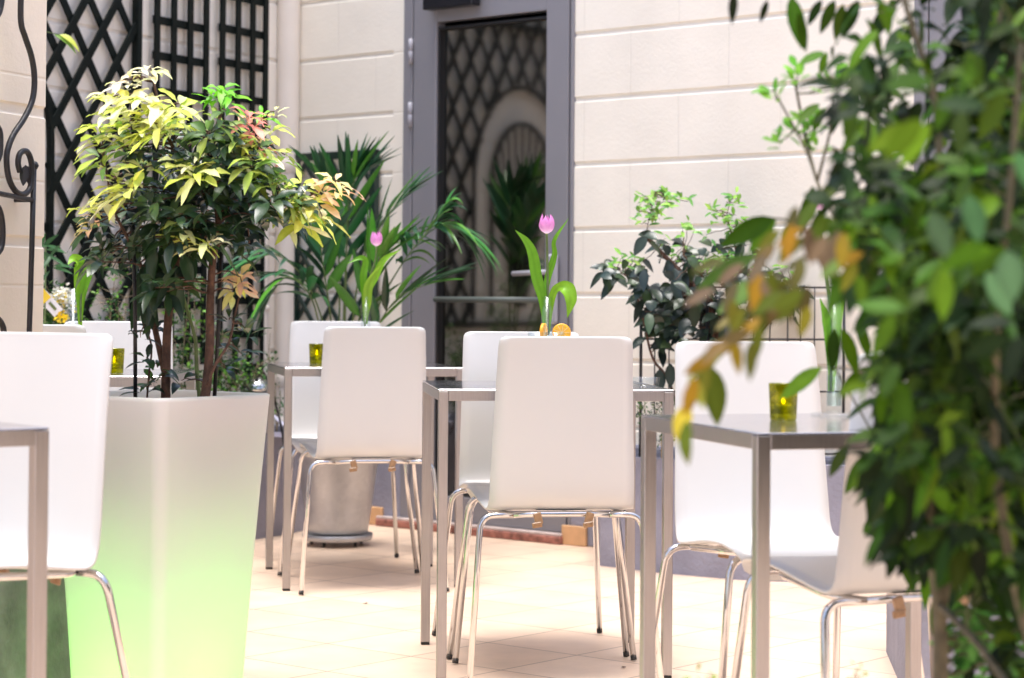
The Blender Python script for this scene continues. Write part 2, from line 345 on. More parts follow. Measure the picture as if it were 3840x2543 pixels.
def copy_tree(o, parent=None):
    c = o.copy(); COL.objects.link(c)
    if parent: c.parent = parent
    for ch in [x for x in list(bpy.data.objects) if x.parent == o]: copy_tree(ch, c)
    return c
def arc(p0, p1, p2, n=6): return [p0*(1-t)**2+p1*2*t*(1-t)+p2*t*t for t in [i/n for i in range(n+1)]]
def rounded(pts, r):
    pts = [Vector(p) for p in pts]; out = [pts[0]]
    for i in range(1, len(pts)-1):
        a, b, c = pts[i-1], pts[i], pts[i+1]; ra = min(r, (a-b).length*.48, (c-b).length*.48)
        out += arc(b+(a-b).normalized()*ra, b, b+(c-b).normalized()*ra)
    return out+[pts[-1]]
def spline(P, n=8):
    P = [Vector(p) for p in P]; Q = [P[0]*2-P[1]]+P+[P[-1]*2-P[-2]]; out = []
    for i in range(1, len(Q)-2):
        a, b, c, d = Q[i-1:i+3]
        for k in range(n):
            t = k/n; out.append(.5*((2*b)+(c-a)*t+(2*a-5*b+4*c-d)*t*t+(3*b-a-3*c+d)*t**3))
    return out+[P[-1]]

# ------------------------------------------------------------------ foliage tools
Z = Vector((0, 0, 1))
def jit(c, a=.12, r=R):
    k = 1+r.uniform(-a, a)*1.6; return tuple(max(0, x*k*(1+r.uniform(-a, a)*.5)) for x in c)
def leaf(mb, P, D, Nn, L, Wd, droop=.3, fold=.25, col=(.05, .1, .02), n=5, peak=.45, wave=0, tipc=None, mi=0):
    D = D.normalized(); side = D.cross(Nn)
    if side.length < 1e-4: side = D.orthogonal()
    side.normalize(); up = side.cross(D).normalized()
    vs = []; cs = []; fs = []
    ph = R.uniform(0, 6)
    for i in range(n+1):
        t = i/n
        p = P + D*L*t*(1-.15*droop*t) - Z*(droop*L*t*t*.55)
        tt = t**(math.log(.5)/math.log(peak))
        w = Wd*.5*max(.03, sin(pi*min(1, tt*.97+.015)))**.85
        wv = wave*Wd*sin(ph+t*11)
        m_ = tuple(min(1, c*1.25+.004) for c in col)
        if tipc: col2 = tuple(col[k]*(1-t)+tipc[k]*t for k in range(3))
        else: col2 = col
        vs += [p-side*w+up*(w*fold+wv), p, p+side*w+up*(w*fold-wv)]; cs += [col2, m_, col2]
    for i in range(n):
        a = i*3; fs += [(a, a+1, a+4, a+3), (a+1, a+2, a+5, a+4)]
    mb.add(vs, fs, mi, cs)
def whorl(mb, P, axis, k, L, Wd, cols, spread=1.0, droop=.4, wave=.1, peak=.5, jl=.25, fold=.3, petiole=.008, n=5):
    axis = Vector(axis).normalized(); a0 = R.uniform(0, 6.28); u = axis.orthogonal().normalized(); w = axis.cross(u)
    for i in range(k):
        a = a0+i*2.399+R.uniform(-.3, .3); el = spread*R.uniform(.7, 1.15)
        d = (u*cos(a)+w*sin(a))*sin(el)+axis*cos(el)
        l = L*R.uniform(1-jl, 1+jl*.6); c = jit(R.choice(cols), .14)
        base = P+d*petiole-axis*.006*i*.5
        nn = axis + d*-.2
        leaf(mb, base, d, nn, l, Wd*R.uniform(.8, 1.15)*l/L, droop*R.uniform(.4, 1.5), fold*R.uniform(.3, 1.5), c, n, peak, wave)
def twig(mb, a, b, r0, r1, sag=0.0, n=6, wob=.006, mi=0):
    a, b = Vector(a), Vector(b); pts = []; rs = []
    for i in range(n+1):
        t = i/n; p = a.lerp(b, t) - Z*sag*sin(pi*t) + Vector((R.uniform(-1, 1), R.uniform(-1, 1), R.uniform(-1, 1)))*wob*(0 if i in (0, n) else 1)
        pts.append(p); rs.append(r0*(1-t)+r1*t)
    mb.tube(pts, rs, 7, mi); return pts
def ribbon(mb, pts, widths, normal, col, fold=.3, mi=0, twist=0, cols2=None):
    P = spline(pts, 7); n = len(P); vs = []; fs = []; cs = []
    for i, p in enumerate(P):
        t = i/(n-1); T = (P[min(i+1, n-1)]-P[max(i-1, 0)]).normalized(); nv = Vector(normal)
        nv = Matrix.Rotation(twist*t, 3, T) @ nv
        sd = T.cross(nv); sd = sd.normalized() if sd.length > 1e-5 else T.orthogonal().normalized(); up = sd.cross(T)
        x = t*(len(widths)-1); k = min(int(x), len(widths)-2); w = .5*(widths[k]*(1-(x-k))+widths[k+1]*(x-k))
        c2 = tuple(col[j]*(1-.0*t) for j in range(3)); hi = tuple(min(1, c*1.2) for c in c2)
        vs += [p-sd*w+up*w*fold, p-sd*w*.5+up*w*fold*.25, p, p+sd*w*.5+up*w*fold*.25, p+sd*w+up*w*fold]; cs += [c2, hi, c2, hi, c2]
    for i in range(n-1):
        for k in range(4): a = i*5+k; fs.append((a, a+1, a+6, a+5))
    mb.add(vs, fs, mi, cs)

# ================================================================== SETTING
WP = Vector((.257, 8.6602, 0)); WA = -.7185; WD = Vector((cos(WA), sin(WA), 0)); WN = Vector((sin(WA), -cos(WA), 0))  # WN: out of the wall, to the court
LC = Vector((-1.029, 9.785, 0)); LD = Vector((-.475, -.880, 0)).normalized(); LN = Vector((.880, -.475, 0)).normalized()
PR = Vector((-1.19, 5.45, 0)); PD = Vector((-.352, -.936, 0)).normalized(); PN = Vector((.936, -.352, 0)).normalized()
# floor: object rotated with the tiles
fb = MB(); fb.add([(-14, -14, 0), (14, -14, 0), (14, 14, 0), (-14, 14, 0)], [(0, 1, 2, 3)], smooth=False)
fl = fb.build('floor', M['floor']); fl.rotation_euler = (0, 0, radians(-40)); tag(fl, kind='structure')
ra = radians(-40); un = Vector((cos(ra), sin(ra), 0)); nn_ = Vector((-sin(ra), cos(ra), 0))
fl.location = un*(-3.685) + nn_*4.684

# walls as horizontally profiled block courses, local x along the wall, local -y = ... face toward +y local
def frame_obj(o, P, D, Nn):
    o.matrix_world = Matrix(((D.x, Nn.x, 0, P.x), (D.y, Nn.y, 0, P.y), (0, 0, 1, P.z), (0, 0, 0, 1)))
    return o
ZJ = [1.0081+.2628*k for k in range(-3, 9)]
def courses(mb, t0, t1, zlo, zhi, joints, g=.0085, dep=.0065, back=.16, capl=True, capr=True):
    prof = [(0, zlo)]
    prof = [(0.0, zlo)]
    for zj in joints:
        if zlo+.02 < zj < zhi-.02: prof += [(0, zj-g-.004), (-dep*.75, zj-g), (-dep, zj-g+.003), (-dep, zj+g-.003), (-dep*.75, zj+g), (0, zj+g+.004)]
    prof.append((0, zhi))
    n = len(prof); vs = [(t0, y, z) for y, z in prof]+[(t1, y, z) for y, z in prof]
    fs = [(i, i+1, n+i+1, n+i) for i in range(n-1)]
    b = len(vs); vs += [(t0, -back, zlo), (t0, -back, zhi), (t1, -back, zlo), (t1, -back, zhi)]
    fs += [(b, b+2, b+3, b+1), (n-1, b+1, b+3, 2*n-1), (0, n, b+2, b)]
    fs += [tuple(range(n))[::-1]+(b, b+1), tuple(range(n, 2*n))+(b+3, b+2)]
    mb.add(vs, fs, 0, smooth=False)
TOPZ = 2.95
w = MB()
DL, DR, DT = -.968, -.010, 2.42          # door 1 opening
EL, ER = 1.561, 2.60                      # door 2 opening
courses(w, -1.71, -1.036, .42, TOPZ, ZJ)
w.box(((-1.036+DL)/2, -.08+.001, (TOPZ+.42)/2), (DL+1.036, .16, TOPZ-.42))
courses(w, DL, DR, DT, TOPZ, ZJ)
courses(w, DR, 1.50, .42, TOPZ, ZJ)
w.box(((1.50+EL)/2, -.08+.001, (TOPZ+.42)/2), (EL-1.50, .16, TOPZ-.42))
courses(w, EL, ER, DT, TOPZ, ZJ)
courses(w, ER, 8.0, .42, TOPZ, ZJ)
rw = frame_obj(w.build('rendered_wall', M['wall_r']), WP, WD, WN)
tag(rw, 'cream block-jointed courtyard wall around the grey glass door', 'wall')
d_ = MB()
for a, b in ((-1.70, DL), (DR, EL), (ER, 8.0)): d_.box(((a+b)/2, -.07, .21), (b-a, .16, .418), bev=.004)
tag(d_.build('plinth', M['dado'], rw), 'grey lilac painted wall base')
# wall return above (parapet) not seen; left wall
w = MB(); courses(w, 0, 7.2, 0, TOPZ, ZJ)
lw_ = w.build('rendered_wall', M['wall_l'])
frame_obj(lw_, LC, LD, LN); lw_.scale.x = 1
tag(lw_, 'shaded cream wall carrying the dark wooden trellises', 'wall')
# pillar near left
w = MB()
PJ = [1.118+.33*k for k in range(-2, 12)]
courses(w, 0, 1.5, .02, TOPZ, PJ, g=.012, dep=.006, back=.10)
pl = w.build('wall_pillar', M['wall_p']); frame_obj(pl, PR, PD, PN)
tag(pl, 'beige wall end at the left edge behind the wrought iron scroll', 'pillar')
w = MB(); w.prism([(-1.0, 5.62), (-1.0-.376*1.35, 5.62-1.35*1.0), (-1.0-.376*1.35-.17, 5.62-1.35+.07), (-1.17, 5.69)], 0, .40)
tag(w.build('low_plinth', M['dark_dado']), 'stained grey low ledge at the bottom left behind the lit planter', 'ledge')
# unseen courtyard walls, added to block low sky and keep the light overhead
w = MB(); w.box((0, -4.2, 2.6), (12, .2, 5.2)); tag(w.build('unseen_courtyard_wall', M['wall_l']), 'unseen plain cream wall added behind the viewer to block low sky', 'wall')
w = MB(); w.box((5.6, 1.0, 2.6), (.2, 10, 5.2)); tag(w.build('unseen_courtyard_wall', M['wall_l']), 'unseen plain cream wall added on the right to block low sky', 'wall')
# dark interiors behind the two doors
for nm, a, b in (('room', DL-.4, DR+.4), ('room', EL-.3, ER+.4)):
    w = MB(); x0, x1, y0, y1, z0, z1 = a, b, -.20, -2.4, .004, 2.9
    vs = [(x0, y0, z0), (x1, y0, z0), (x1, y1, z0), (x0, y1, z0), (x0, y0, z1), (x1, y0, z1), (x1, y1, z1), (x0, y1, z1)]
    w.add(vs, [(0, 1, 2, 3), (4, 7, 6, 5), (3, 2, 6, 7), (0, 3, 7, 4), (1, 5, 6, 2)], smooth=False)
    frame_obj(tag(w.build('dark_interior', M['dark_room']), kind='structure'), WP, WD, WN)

# ------------------------------------------------------------------ door 1 (local wall coordinates)
def door(L0, L1, leafL, leafR, gL, gR, gzt, gzb, leafT, label, glass, full=True):
    t = thing('glass_door', label, 'door')
    frame_obj(t, WP, WD, WN)
    y = -.035
    f = MB(); fw = leafL-L0
    f.box(((L0+leafL-.004)/2, y, 1.22), (leafL-L0-.004, .09, 2.40), bev=.003)
    f.box(((leafR+.010+L1)/2, y, 1.22), (L1-leafR-.010, .09, 2.40), bev=.003)
    f.box(((L0+L1)/2, y, (leafT+.006+2.42)/2), (leafR-leafL+.012, .086, 2.42-leafT-.006), bev=.003)
    f.build('door_frame', M['aluminium'], t)
    lf = MB(); yl = -.022
    lf.box(((leafL+gL)/2, yl, (leafT+.045)/2+.0), (gL-leafL, .06, leafT-.045), bev=.004)
    lf.box(((leafR+gR)/2, yl, (leafT+.045)/2), (leafR-gR, .06, leafT-.045), bev=.004)
    lf.box(((gL+gR)/2, yl-.001, (leafT+gzt)/2+.011), (gR-gL, .057, leafT-gzt-.023), bev=.002)
    lf.box(((gL+gR)/2, yl-.001, (.045+gzb)/2), (gR-gL, .057, gzb-.045), bev=.002)
    leafo = lf.build('door_leaf', M['aluminium'], t)
    bd = MB()
    for a, b in (((gL+.004, gzb), (gL+.004, gzt)), ((gR-.004, gzb), (gR-.004, gzt))): bd.box((a[0], yl-.008, (a[1]+b[1])/2), (.010, .050, gzt-gzb), bev=.001)
    bd.box(((gL+gR)/2, yl-.008, gzt-.004), (gR-gL, .05, .010)); bd.box(((gL+gR)/2, yl-.008, gzb+.004), (gR-gL, .05, .010))
    bd.build('glazing_seal', M['rubber'], leafo)
    g = MB(); g.box(((gL+gR)/2, -.040, (gzt+gzb)/2), (gR-gL-.01, .004, gzt-gzb-.01)); g.build('pane', glass, t)
    gp = MB(); gp.box((leafR+.004, -.05, 1.15), (.006, .02, 2.28)); gp.box((leafL-.002, -.05, 1.15), (.003, .02, 2.28)); gp.build('seal', M['rubber'], t)
    return t, leafo
t1, leafo = door(DL, DR, -.911, -.037, -.775, -.158, 2.150, .152, 2.285, 'grey metal glass door with dark glazing in the back wall', M['door_glass'])
for z0 in (2.057, 1.782):
    h = MB(); h.lathe([(.0001, -.055), (.0105, -.053), (.0105, -.002), (.0085, 0), (.0105, .002), (.0105, .053), (.0001, .055)], (-.916, .018, z0), 16)
    h.build('hinge', M['handle_grey'], t1)
cl = MB(); cl.box((-.655, .045, 2.262), (.285, .055, .085), bev=.004); cl.bar((-.60, .05, 2.31), (-.45, .055, 2.34), .02, .012); cl.build('door_closer', M['black_plastic'], t1)
hd = MB()
pp = []
for k, (hw, z) in enumerate(((.018, 1.175), (.026, 1.165), (.029, 1.14), (.029, 1.06), (.028, .90), (.024, .882))):
    pass
hd.box((-.103, .022, 1.030), (.056, .022, .285), bev=.010)
ho = hd.build('handle_plate', M['handle_grey'], t1)
lv = MB(); lv.tube(rounded([(-.112, .03, 1.098), (-.112, .075, 1.098), (-.275, .070, 1.092)], .02), [.011]*14, 12) if False else lv.tube(rounded([(-.112, .03, 1.098), (-.112, .075, 1.098), (-.275, .070, 1.092)], .02), .0105, 12)
lv.build('lever', M['handle_grey'], ho)
pb = MB(); pb.tube([(-.745, .035, .985), (-.16, .035, .985)], .012, 12)
for x in (-.74, -.165): pb.tube([(x, -.03, .985), (x, .035, .985)], .009, 10)
pb.build('push_bar', M['bar_dimmed'], t1)
# threshold + skirting
s_ = MB(); s_.box(((-1.07+DR)/2-.02, .012, .016), (DR+1.06, .065, .034), bev=.006); s_.box(((-1.07+DR)/2-.02, .010, .038), (DR+1.055, .058, .010), mi=1, bev=.002)
o = s_.build('door_sill', [M['sill_red'], M['sill_pale']]); frame_obj(o, WP, WD, WN); tag(o, 'worn red brick sill under the grey glass door', 'sill')
for a, b, lb in ((-1.150, -1.062, 'small terracotta skirting tile left of the door sill by the zinc pot'), (-.045, .082, 'terracotta skirting tile right of the door sill')):
    s_ = MB(); s_.box(((a+b)/2, .018, .040), (b-a, .016, .078), bev=.003); o = s_.build('skirting_tile', M['terracotta']); frame_obj(o, WP, WD, WN); tag(o, lb, 'tile')
t2, _ = door(EL, ER, EL+.06, ER-.05, EL+.20, ER-.18, 2.15, .15, 2.285, 'second grey metal door mostly hidden by the big shrub at right', M['door_glass_b'])

# ------------------------------------------------------------------ pipes
def wallpt(t, z, off): return WP+WD*t+WN*off+Z*z
p = MB(); c = wallpt(-1.66, 0, .045)
p.tube([c+Z*.30, c+Z*TOPZ], .052, 28, caps=False); p.tube([c+Z*.0, c+Z*.30], .052, 28, caps=False)
for z in (1.585, .62, .42): p.tube([c+Z*(z-.035), c+Z*(z-.030), c+Z*(z+.025), c+Z*(z+.030)], [.053, .058, .058, .053], 28, caps=False)
pipe = p.build('downpipe', M['pipe']); tag(pipe, 'thick cream downpipe in the wall corner', 'pipe')
p = MB(); c2 = LC+LD*.215+LN*.03
p.tube([c2+Z*.25, c2+Z*1.75], .021, 18, caps=False)
for z in (.94, .45, 1.4): p.tube([c2+Z*(z-.014), c2+Z*(z-.01), c2+Z*(z+.01), c2+Z*(z+.014)], [.0215, .025, .025, .0215], 18, caps=False)
tag(p.build('thin_pipe', M['pipe']), 'thin cream pipe beside the tall grid trellis', 'pipe')

# ------------------------------------------------------------------ trellises on the left wall
def clip_line(p, d, t0, t1, z0, z1):
    lo, hi = -9, 9
    for o_, dd, a, b in ((p[0], d[0], t0, t1), (p[1], d[1], z0, z1)):
        if abs(dd) < 1e-9:
            if not a <= o_ <= b: return None
            continue
        u, v = (a-o_)/dd, (b-o_)/dd; lo = max(lo, min(u, v)); hi = min(hi, max(u, v))
    return (lo, hi) if hi-lo > .02 else None
def lattice(mb, t0, t1, z0, z1, px, pz, phx, phz, wd=.035, y1=.028, y2=.040, inside=None, th=.010):
    n = 60
    for sgn, y in ((1, y1), (-1, y2)):
        L = sqrt(px*px+pz*pz); d = (px/L, sgn*pz/L)
        for k in range(-n, n):
            p0 = (phx+k*px, phz); r = clip_line(p0, d, t0, t1, z0, z1)
            if not r: continue
            a, b = r; segs = [(a, b)]
            if inside:
                segs = []; cur = None; st = 60
                for i in range(st+1):
                    u = a+(b-a)*i/st; ok = inside(p0[0]+d[0]*u, p0[1]+d[1]*u)
                    if ok and cur is None: cur = u
                    if (not ok or i == st) and cur is not None:
                        if u-cur > .03: segs.append((cur, u))
                        cur = None
            for a, b in segs: mb.bar((p0[0]+d[0]*a, y, p0[1]+d[1]*a), (p0[0]+d[0]*b, y, p0[1]+d[1]*b), th, wd, up=(-d[1], 0, d[0]), bev=.0015)
GT = 'dark wooden trellises on the shaded wall'
# large diamond trellis with an arched opening further left
AC, AZ, AR = 2.19, 1.58, .52
def outside_arch(t, z): return not ((abs(t-AC) < AR and z < AZ) or ((t-AC)**2+(z-AZ)**2 < AR*AR))
tr = thing('diamond_trellis', 'tall black diamond lattice trellis on the left wall', 'trellis', group=GT); frame_obj(tr, LC, LD, LN)
m_ = MB(); lattice(m_, 1.155, 3.0, .86, 2.9, .182, .2500, 1.543, 2.067, inside=outside_arch); m_.build('lattice', M['black_paint'], tr)
m_ = MB(); m_.box((1.143, .034, 1.875), (.030, .034, 2.05), bev=.002); m_.bar((1.155, .034, .86), (3.0, .034, .86), .03, .03, bev=.002)
m_.bar((1.155, .034, 2.42), (3.0, .034, 2.42), .03, .03, bev=.002); m_.build('frame', M['black_paint'], tr)
m_ = MB()
for rr in (AR, AR-.19):
    pts = [(AC-rr, .036, .9)]+[(AC+rr*cos(a), .036, AZ+rr*sin(a)) for a in [pi-pi*i/24 for i in range(25)]]+[(AC+rr, .036, .9)]
    for a, b in zip(pts, pts[1:]): m_.bar(a, b, .022, .024, up=(0, 1, 0))
for i in range(1, 12):
    a = pi*i/12; rr = AR-.20; m_.bar((AC+.04*cos(a), .03, .95), (AC+rr*cos(a), .03, AZ+rr*sin(a)), .012, .012, up=(0, 1, 0))
m_.build('arch', M['black_paint'], tr)
def grid_trellis(tb, z0, z1, zoff, label):
    t = thing('grid_trellis', label, 'trellis', group=GT); frame_obj(t, LC, LD, LN)
    m_ = MB()
    for x in tb: m_.box((x, .036, (z0+z1)/2), (.034, .012, z1-z0), bev=.0015)
    m_.build('upright', M['black_paint'], t).name = 'uprights'
    m_ = MB(); z = zoff
    while z > z0: z -= .148
    while z < z1:
        if z > z0: m_.box(((tb[0]+tb[-1])/2, .024, z), (abs(tb[0]-tb[-1])+.02, .012, .034), bev=.0015)
        z += .148
    m_.build('crossbars', M['black_paint'], t)
grid_trellis([1.014, .900, .787, .675], .70, 2.9, 1.990, 'black grid trellis beside the diamond lattice')
grid_trellis([.557, .442, .332, .233], .60, 2.9, 2.010, 'black grid trellis next to the downpipe corner')
tr = thing('diamond_trellis', 'small dark green diamond trellis behind the palm', 'trellis'); frame_obj(tr, WP, WD, WN)
m_ = MB(); lattice(m_, -1.610, -1.135, .62, 1.60, .17, .215, -1.56, 1.60, wd=.022, y1=.022, y2=.032); m_.build('lattice', M['green_paint'], tr)
m_ = MB()
for x in (-1.620, -1.118): m_.box((x, .03, 1.12), (.034, .03, 1.04), bev=.002)
m_.bar((-1.637, .03, 1.622), (-1.101, .03, 1.622), .034, .034, bev=.002); m_.bar((-1.637, .03, .615), (-1.101, .03, .615), .03, .03); m_.build('frame', M['green_paint'], tr)

# ------------------------------------------------------------------ low concrete troughs
def trough(poly, h, label, soil_poly, mat='dado'):
    t = thing('planting_trough', label, 'planter', (0, 0, 0))
    n = len(poly); b = MB()
    # ring wall: outer poly, inner poly
    vs = []
    for z in (0, h):
        for x, y in poly: vs.append((x, y, z))
    for x, y in soil_poly: vs.append((x, y, h))
    for x, y in soil_poly: vs.append((x, y, h-.06))
    fs = [(i, (i+1) % n, n+(i+1) % n, n+i) for i in range(n)]
    fs += [(n+i, n+(i+1) % n, 2*n+(i+1) % n, 2*n+i) for i in range(n)]
    fs += [(2*n+i, 2*n+(i+1) % n, 3*n+(i+1) % n, 3*n+i) for i in range(n)]
    b.add(vs, fs, smooth=False); b.build('trough_wall', M[mat], t)
    s2 = MB(); s2.add([(x, y, h-.035) for x, y in soil_poly], [tuple(range(n))], smooth=False); s2.build('soil', M['soil'], t)
    return t
def inset(poly, d):
    cx = sum(p[0] for p in poly)/len(poly); cy = sum(p[1] for p in poly)/len(poly); out = []
    for x, y in poly:
        v = Vector((cx-x, cy-y)); l = v.length; v = v/l*min(d*1.4, l*.4); out.append((x+v.x, y+v.y))
    return out
def ccw(p):
    a = sum(p[i][0]*p[(i+1) % len(p)][1]-p[(i+1) % len(p)][0]*p[i][1] for i in range(len(p))); return p if a > 0 else p[::-1]
pw = [wallpt(t, 0, .016) for t in (.09, 1.54)]
RT = ccw([(.335, 7.98), (.55, 7.78), (.80, 7.60), (1.02, 7.545), (1.30, 7.55), (pw[1].x, pw[1].y), (pw[0].x+.02, pw[0].y-.02)])
trough(RT, .41, 'grey rendered trough along the back wall right of the door', inset(RT, .05))
a0 = LC+LN*.02+LD*.12; 
LT = ccw([(-.93, 8.97), (-.93-.54*2.4, 8.97-2.4), (-.93-.54*2.4-.42, 8.97-2.4+.22), (a0.x, a0.y), (-.80, 9.32)])
trough(LT, .42, 'grey trough below the trellises on the left wall', inset(LT, .05))
NT = ccw([(1.015, 5.62), (1.02, 5.35), (1.08, 5.28), (2.4, 5.0), (2.5, 5.9), (1.2, 6.1), (1.06, 6.05)])
trough(NT, .46, 'grey trough at the lower right behind the near chair', inset(NT, .06))

# ------------------------------------------------------------------ chairs
def make_chair():
    t = thing('chair', 'x', 'chair')
    prof = [(.262, .418), (.258, .440), (.243, .459), (.21, .470), (.15, .474), (.06, .468), (-.02, .457), (-.08, .449), (-.118, .446), (-.142, .452), (-.156, .466), (-.165, .49), (-.171, .53), (-.178, .60), (-.187, .70), (-.197, .80), (-.205, .868), (-.2075, .889)]
    wid = [.155, .188, .200, .206, .206, .203, .199, .195, .192, .190, .188, .187, .186, .183, .179, .175, .172, .160]
    P = spline([(0, a, b) for a, b in prof], 4); n = len(P); nx = 12; th = .0055
    Wd = []
    for i in range(n):
        x = i/(n-1)*(len(wid)-1); k = min(int(x), len(wid)-2); Wd.append(wid[k]*(1-(x-k))+wid[k+1]*(x-k))
    # rounded corners at the top of the back
    Lc = 0; lens = [0]*n
    for i in range(n-2, -1, -1): lens[i] = lens[i+1]+(P[i+1]-P[i]).length
    rr = .018
    for i in range(n):
        if lens[i] < rr: Wd[i] = .1715-(rr-sqrt(max(0, rr*rr-(rr-lens[i])**2)))
    vs = []; fs = []
    for side in (1, -1):
        for i in range(n):
            T = (P[min(i+1, n-1)]-P[max(i-1, 0)]).normalized(); nv = Vector((0, T.z, -T.y))*-1   # out of the sitting side? 
            for j in range(nx+1):
                u = -1+2*j/nx; x = Wd[i]*u
                t_ = i/(n-1)
                curve = .010*(u*u)*max(0, sin(pi*min(1, max(0, (t_-.45)/.5))))      # back slightly hugging
                dish = -.006*(1-u*u)*max(0, sin(pi*min(1, t_/.5)))
                edge = 1 if abs(u) < .999 else .55
                q_ = P[i]+Vector((x, curve, dish))+nv*th*side*edge
                vs.append(q_)
    m = nx+1
    for s in range(2):
        o = s*n*m
        for i in range(n-1):
            for j in range(nx):
                a = o+i*m+j; f = (a, a+1, a+m+1, a+m); fs.append(f if s == 0 else f[::-1])
    o = n*m
    for i in range(n-1):
        fs.append((i*m, (i+1)*m, o+(i+1)*m, o+i*m)); fs.append((i*m+nx, o+i*m+nx, o+(i+1)*m+nx, (i+1)*m+nx))
    for j in range(nx):
        fs.append((j, o+j, o+j+1, j+1)); a = (n-1)*m+j; fs.append((a, a+1, o+a+1, o+a))
    b = MB(); b.add(vs, fs); sh = b.build('shell', M['shell_white'], t)
    import bmesh
    bm = bmesh.new(); bm.from_mesh(sh.data); bmesh.ops.recalc_face_normals(bm, faces=bm.faces); bm.to_mesh(sh.data); bm.free()
    r = .0083
    for sx in (-1, 1):
        for sy, ty, tz, tx in ((-1, -.150, .432, .200), (1, .205, .446, .190)):
            lg = MB(); top = Vector((tx*sx, ty, tz)); foot = Vector((.245*sx, .245*sy, .006))
            inn = Vector(((tx-.075)*sx, ty-(.0 if sy < 0 else .02), tz+.002 if sy > 0 else tz))
            lg.tube(rounded([inn, top+Vector((.008*sx, 0, .0)), foot], .045), r, 12)
            l = lg.build('leg', M['chrome'], t)
            ft = MB(); dd = (foot-top).normalized(); ft.tube([foot-dd*.009, foot+dd*.003], r*1.03, 12); ft.build('foot_cap', M['rubber'], l)
    fr = MB()
    fr.tube([(-.126, -.150, .432), (-.06, -.150, .434), (.06, -.150, .434), (.126, -.150, .432)], r*.95, 12)
    fr.tube([(-.116, .185, .448), (.116, .185, .448)], r*.95, 12)
    for sx in (-1, 1): fr.tube(rounded([(.118*sx, -.150, .432), (.175*sx, -.10, .436), (.178*sx, .12, .452), (.115*sx, .185, .448)], .05), r*.9, 12)
    fr.box((0, -.135, .4405), (.13, .03, .006)); fr.build('seat_frame', M['chrome'], t)
    for sx in (-1, 1):
        cp = MB(); x = .066*sx+.004
        cp.box((x, -.160, .424), (.020, .012, .030), Matrix.Rotation(.25*sx, 3, 'Y'), bev=.002); cp.box((x-.003, -.166, .408), (.026, .007, .014), Matrix.Rotation(-.15, 3, 'Y'), bev=.002)
        for k in (-1, 1): cp.lathe([(.0001, 0), (.003, 0), (.003, .002)], (x-.003+.006*k, -.170, .408), 8)
        cp.build('clip', M['brown_plastic'], t)
    return t
GC = 'white chairs around the steel tables'
CH = [ # X, d, direction faced (X,d), zscale, label
 (.112, 5.655, (-.13, .99), 1, 'white chair seen from behind at the middle steel table, in the centre foreground'),
 (.061, 6.073, (.15, -.99), 1, 'white chair facing the viewer behind the middle table, in front of the glass door'),
 (-.500, 7.409, (-.205, .979), 1, 'white chair seen from behind at the far table, before the zinc bucket'),
 (-.621, 7.89, (.2, -.98), 1.010, 'farthest white chair facing the viewer in front of the palm'),
 (.593, 4.718, (.274, -.962), 1, 'white chair facing the viewer behind the yellow candle glass of the right table'),
 (.728, 4.13, (-.30, .954), 1.0, 'white chair seen from behind half hidden by the big leafy shrub'),
 (-1.043, 4.161, (-.52, -.854), 1.020, 'large near white chair facing the viewer at the left edge before the lit planter'),
 (-1.330, 6.05, (.0, 1), 1.018, 'white chair seen from behind beside the wall pillar, only its top corner showing'),
 (-1.242, 6.60, (.03, -1), 1.018, 'white chair facing the viewer behind the trunks of the potted shrub'),
]
proto = make_chair()
for i, (X, d, f, zs, lab) in enumerate(CH):
    c = proto if i == 0 else copy_tree(proto)
    c.location = (X, d, 0); c.rotation_euler = (0, 0, atan2(-f[0], f[1])); c.scale = (1, 1, zs); c['label'] = lab; c['group'] = GC

# ------------------------------------------------------------------ tables (local: front-left corner at origin, x along front, y to the back)
S = .614; TH = .75; TW = .0255
def make_table():
    t = thing('steel_table', 'x', 'table')
    f = MB(); h2 = TH-.003
    zc = h2-.0135
    f.box((S/2, TW/2, zc), (S-2*TW, TW, .027), bev=.0012); f.box((S/2, S-TW/2, zc), (S-2*TW, TW, .027), bev=.0012)
    f.box((TW/2, S/2, zc), (TW, S-2*TW, .027), bev=.0012); f.box((S-TW/2, S/2, zc), (TW, S-2*TW, .027), bev=.0012)
    f.build('frame', M['steel'], t)
    tp = MB(); tp.box((S/2, S/2, TH-.002), (S, S, .004), bev=.0012); tp.build('tabletop', M['steel_top'], t)
    for x in (TW/2, S-TW/2):
        for y in (TW/2, S-TW/2):
            l = MB(); l.box((x, y, (h2-.002+.008)/2), (TW, TW, h2-.010), bev=.0015); lo = l.build('leg', M['steel'], t)
            c = MB(); c.box((x, y, .004), (TW*.94, TW*.94, .008), bev=.001); c.build('foot_cap', M['rubber'], lo)
    return t
GTB = 'square brushed steel cafe tables'
TB = [(-.1862, 5.5261, .1096, 1, 'middle steel table between two white chairs, with the tall pink tulip'),
      (-.761, 7.2172, .2098, 1, 'far steel table next to the zinc bucket, with a small tulip'),
      (.4314, 3.7546, .2778, 1, 'right steel table holding the lit yellow candle glass'),
      (-1.575, 5.93, 0.0, 1.018, 'rear left steel table behind the lit planter')]
tproto = make_table()
for i, (X, d, a, zs, lab) in enumerate(TB):
    c = tproto if i == 0 else copy_tree(tproto)
    c.location = (X, d, 0); c.rotation_euler = (0, 0, a); c.scale = (1, 1, zs); c['label'] = lab; c['group'] = GTB
# near-left table: its right corner at (-.773,3.60)
c = copy_tree(tproto); u_ = Vector((-.788, -.616)); n_ = Vector((-.616, .788))
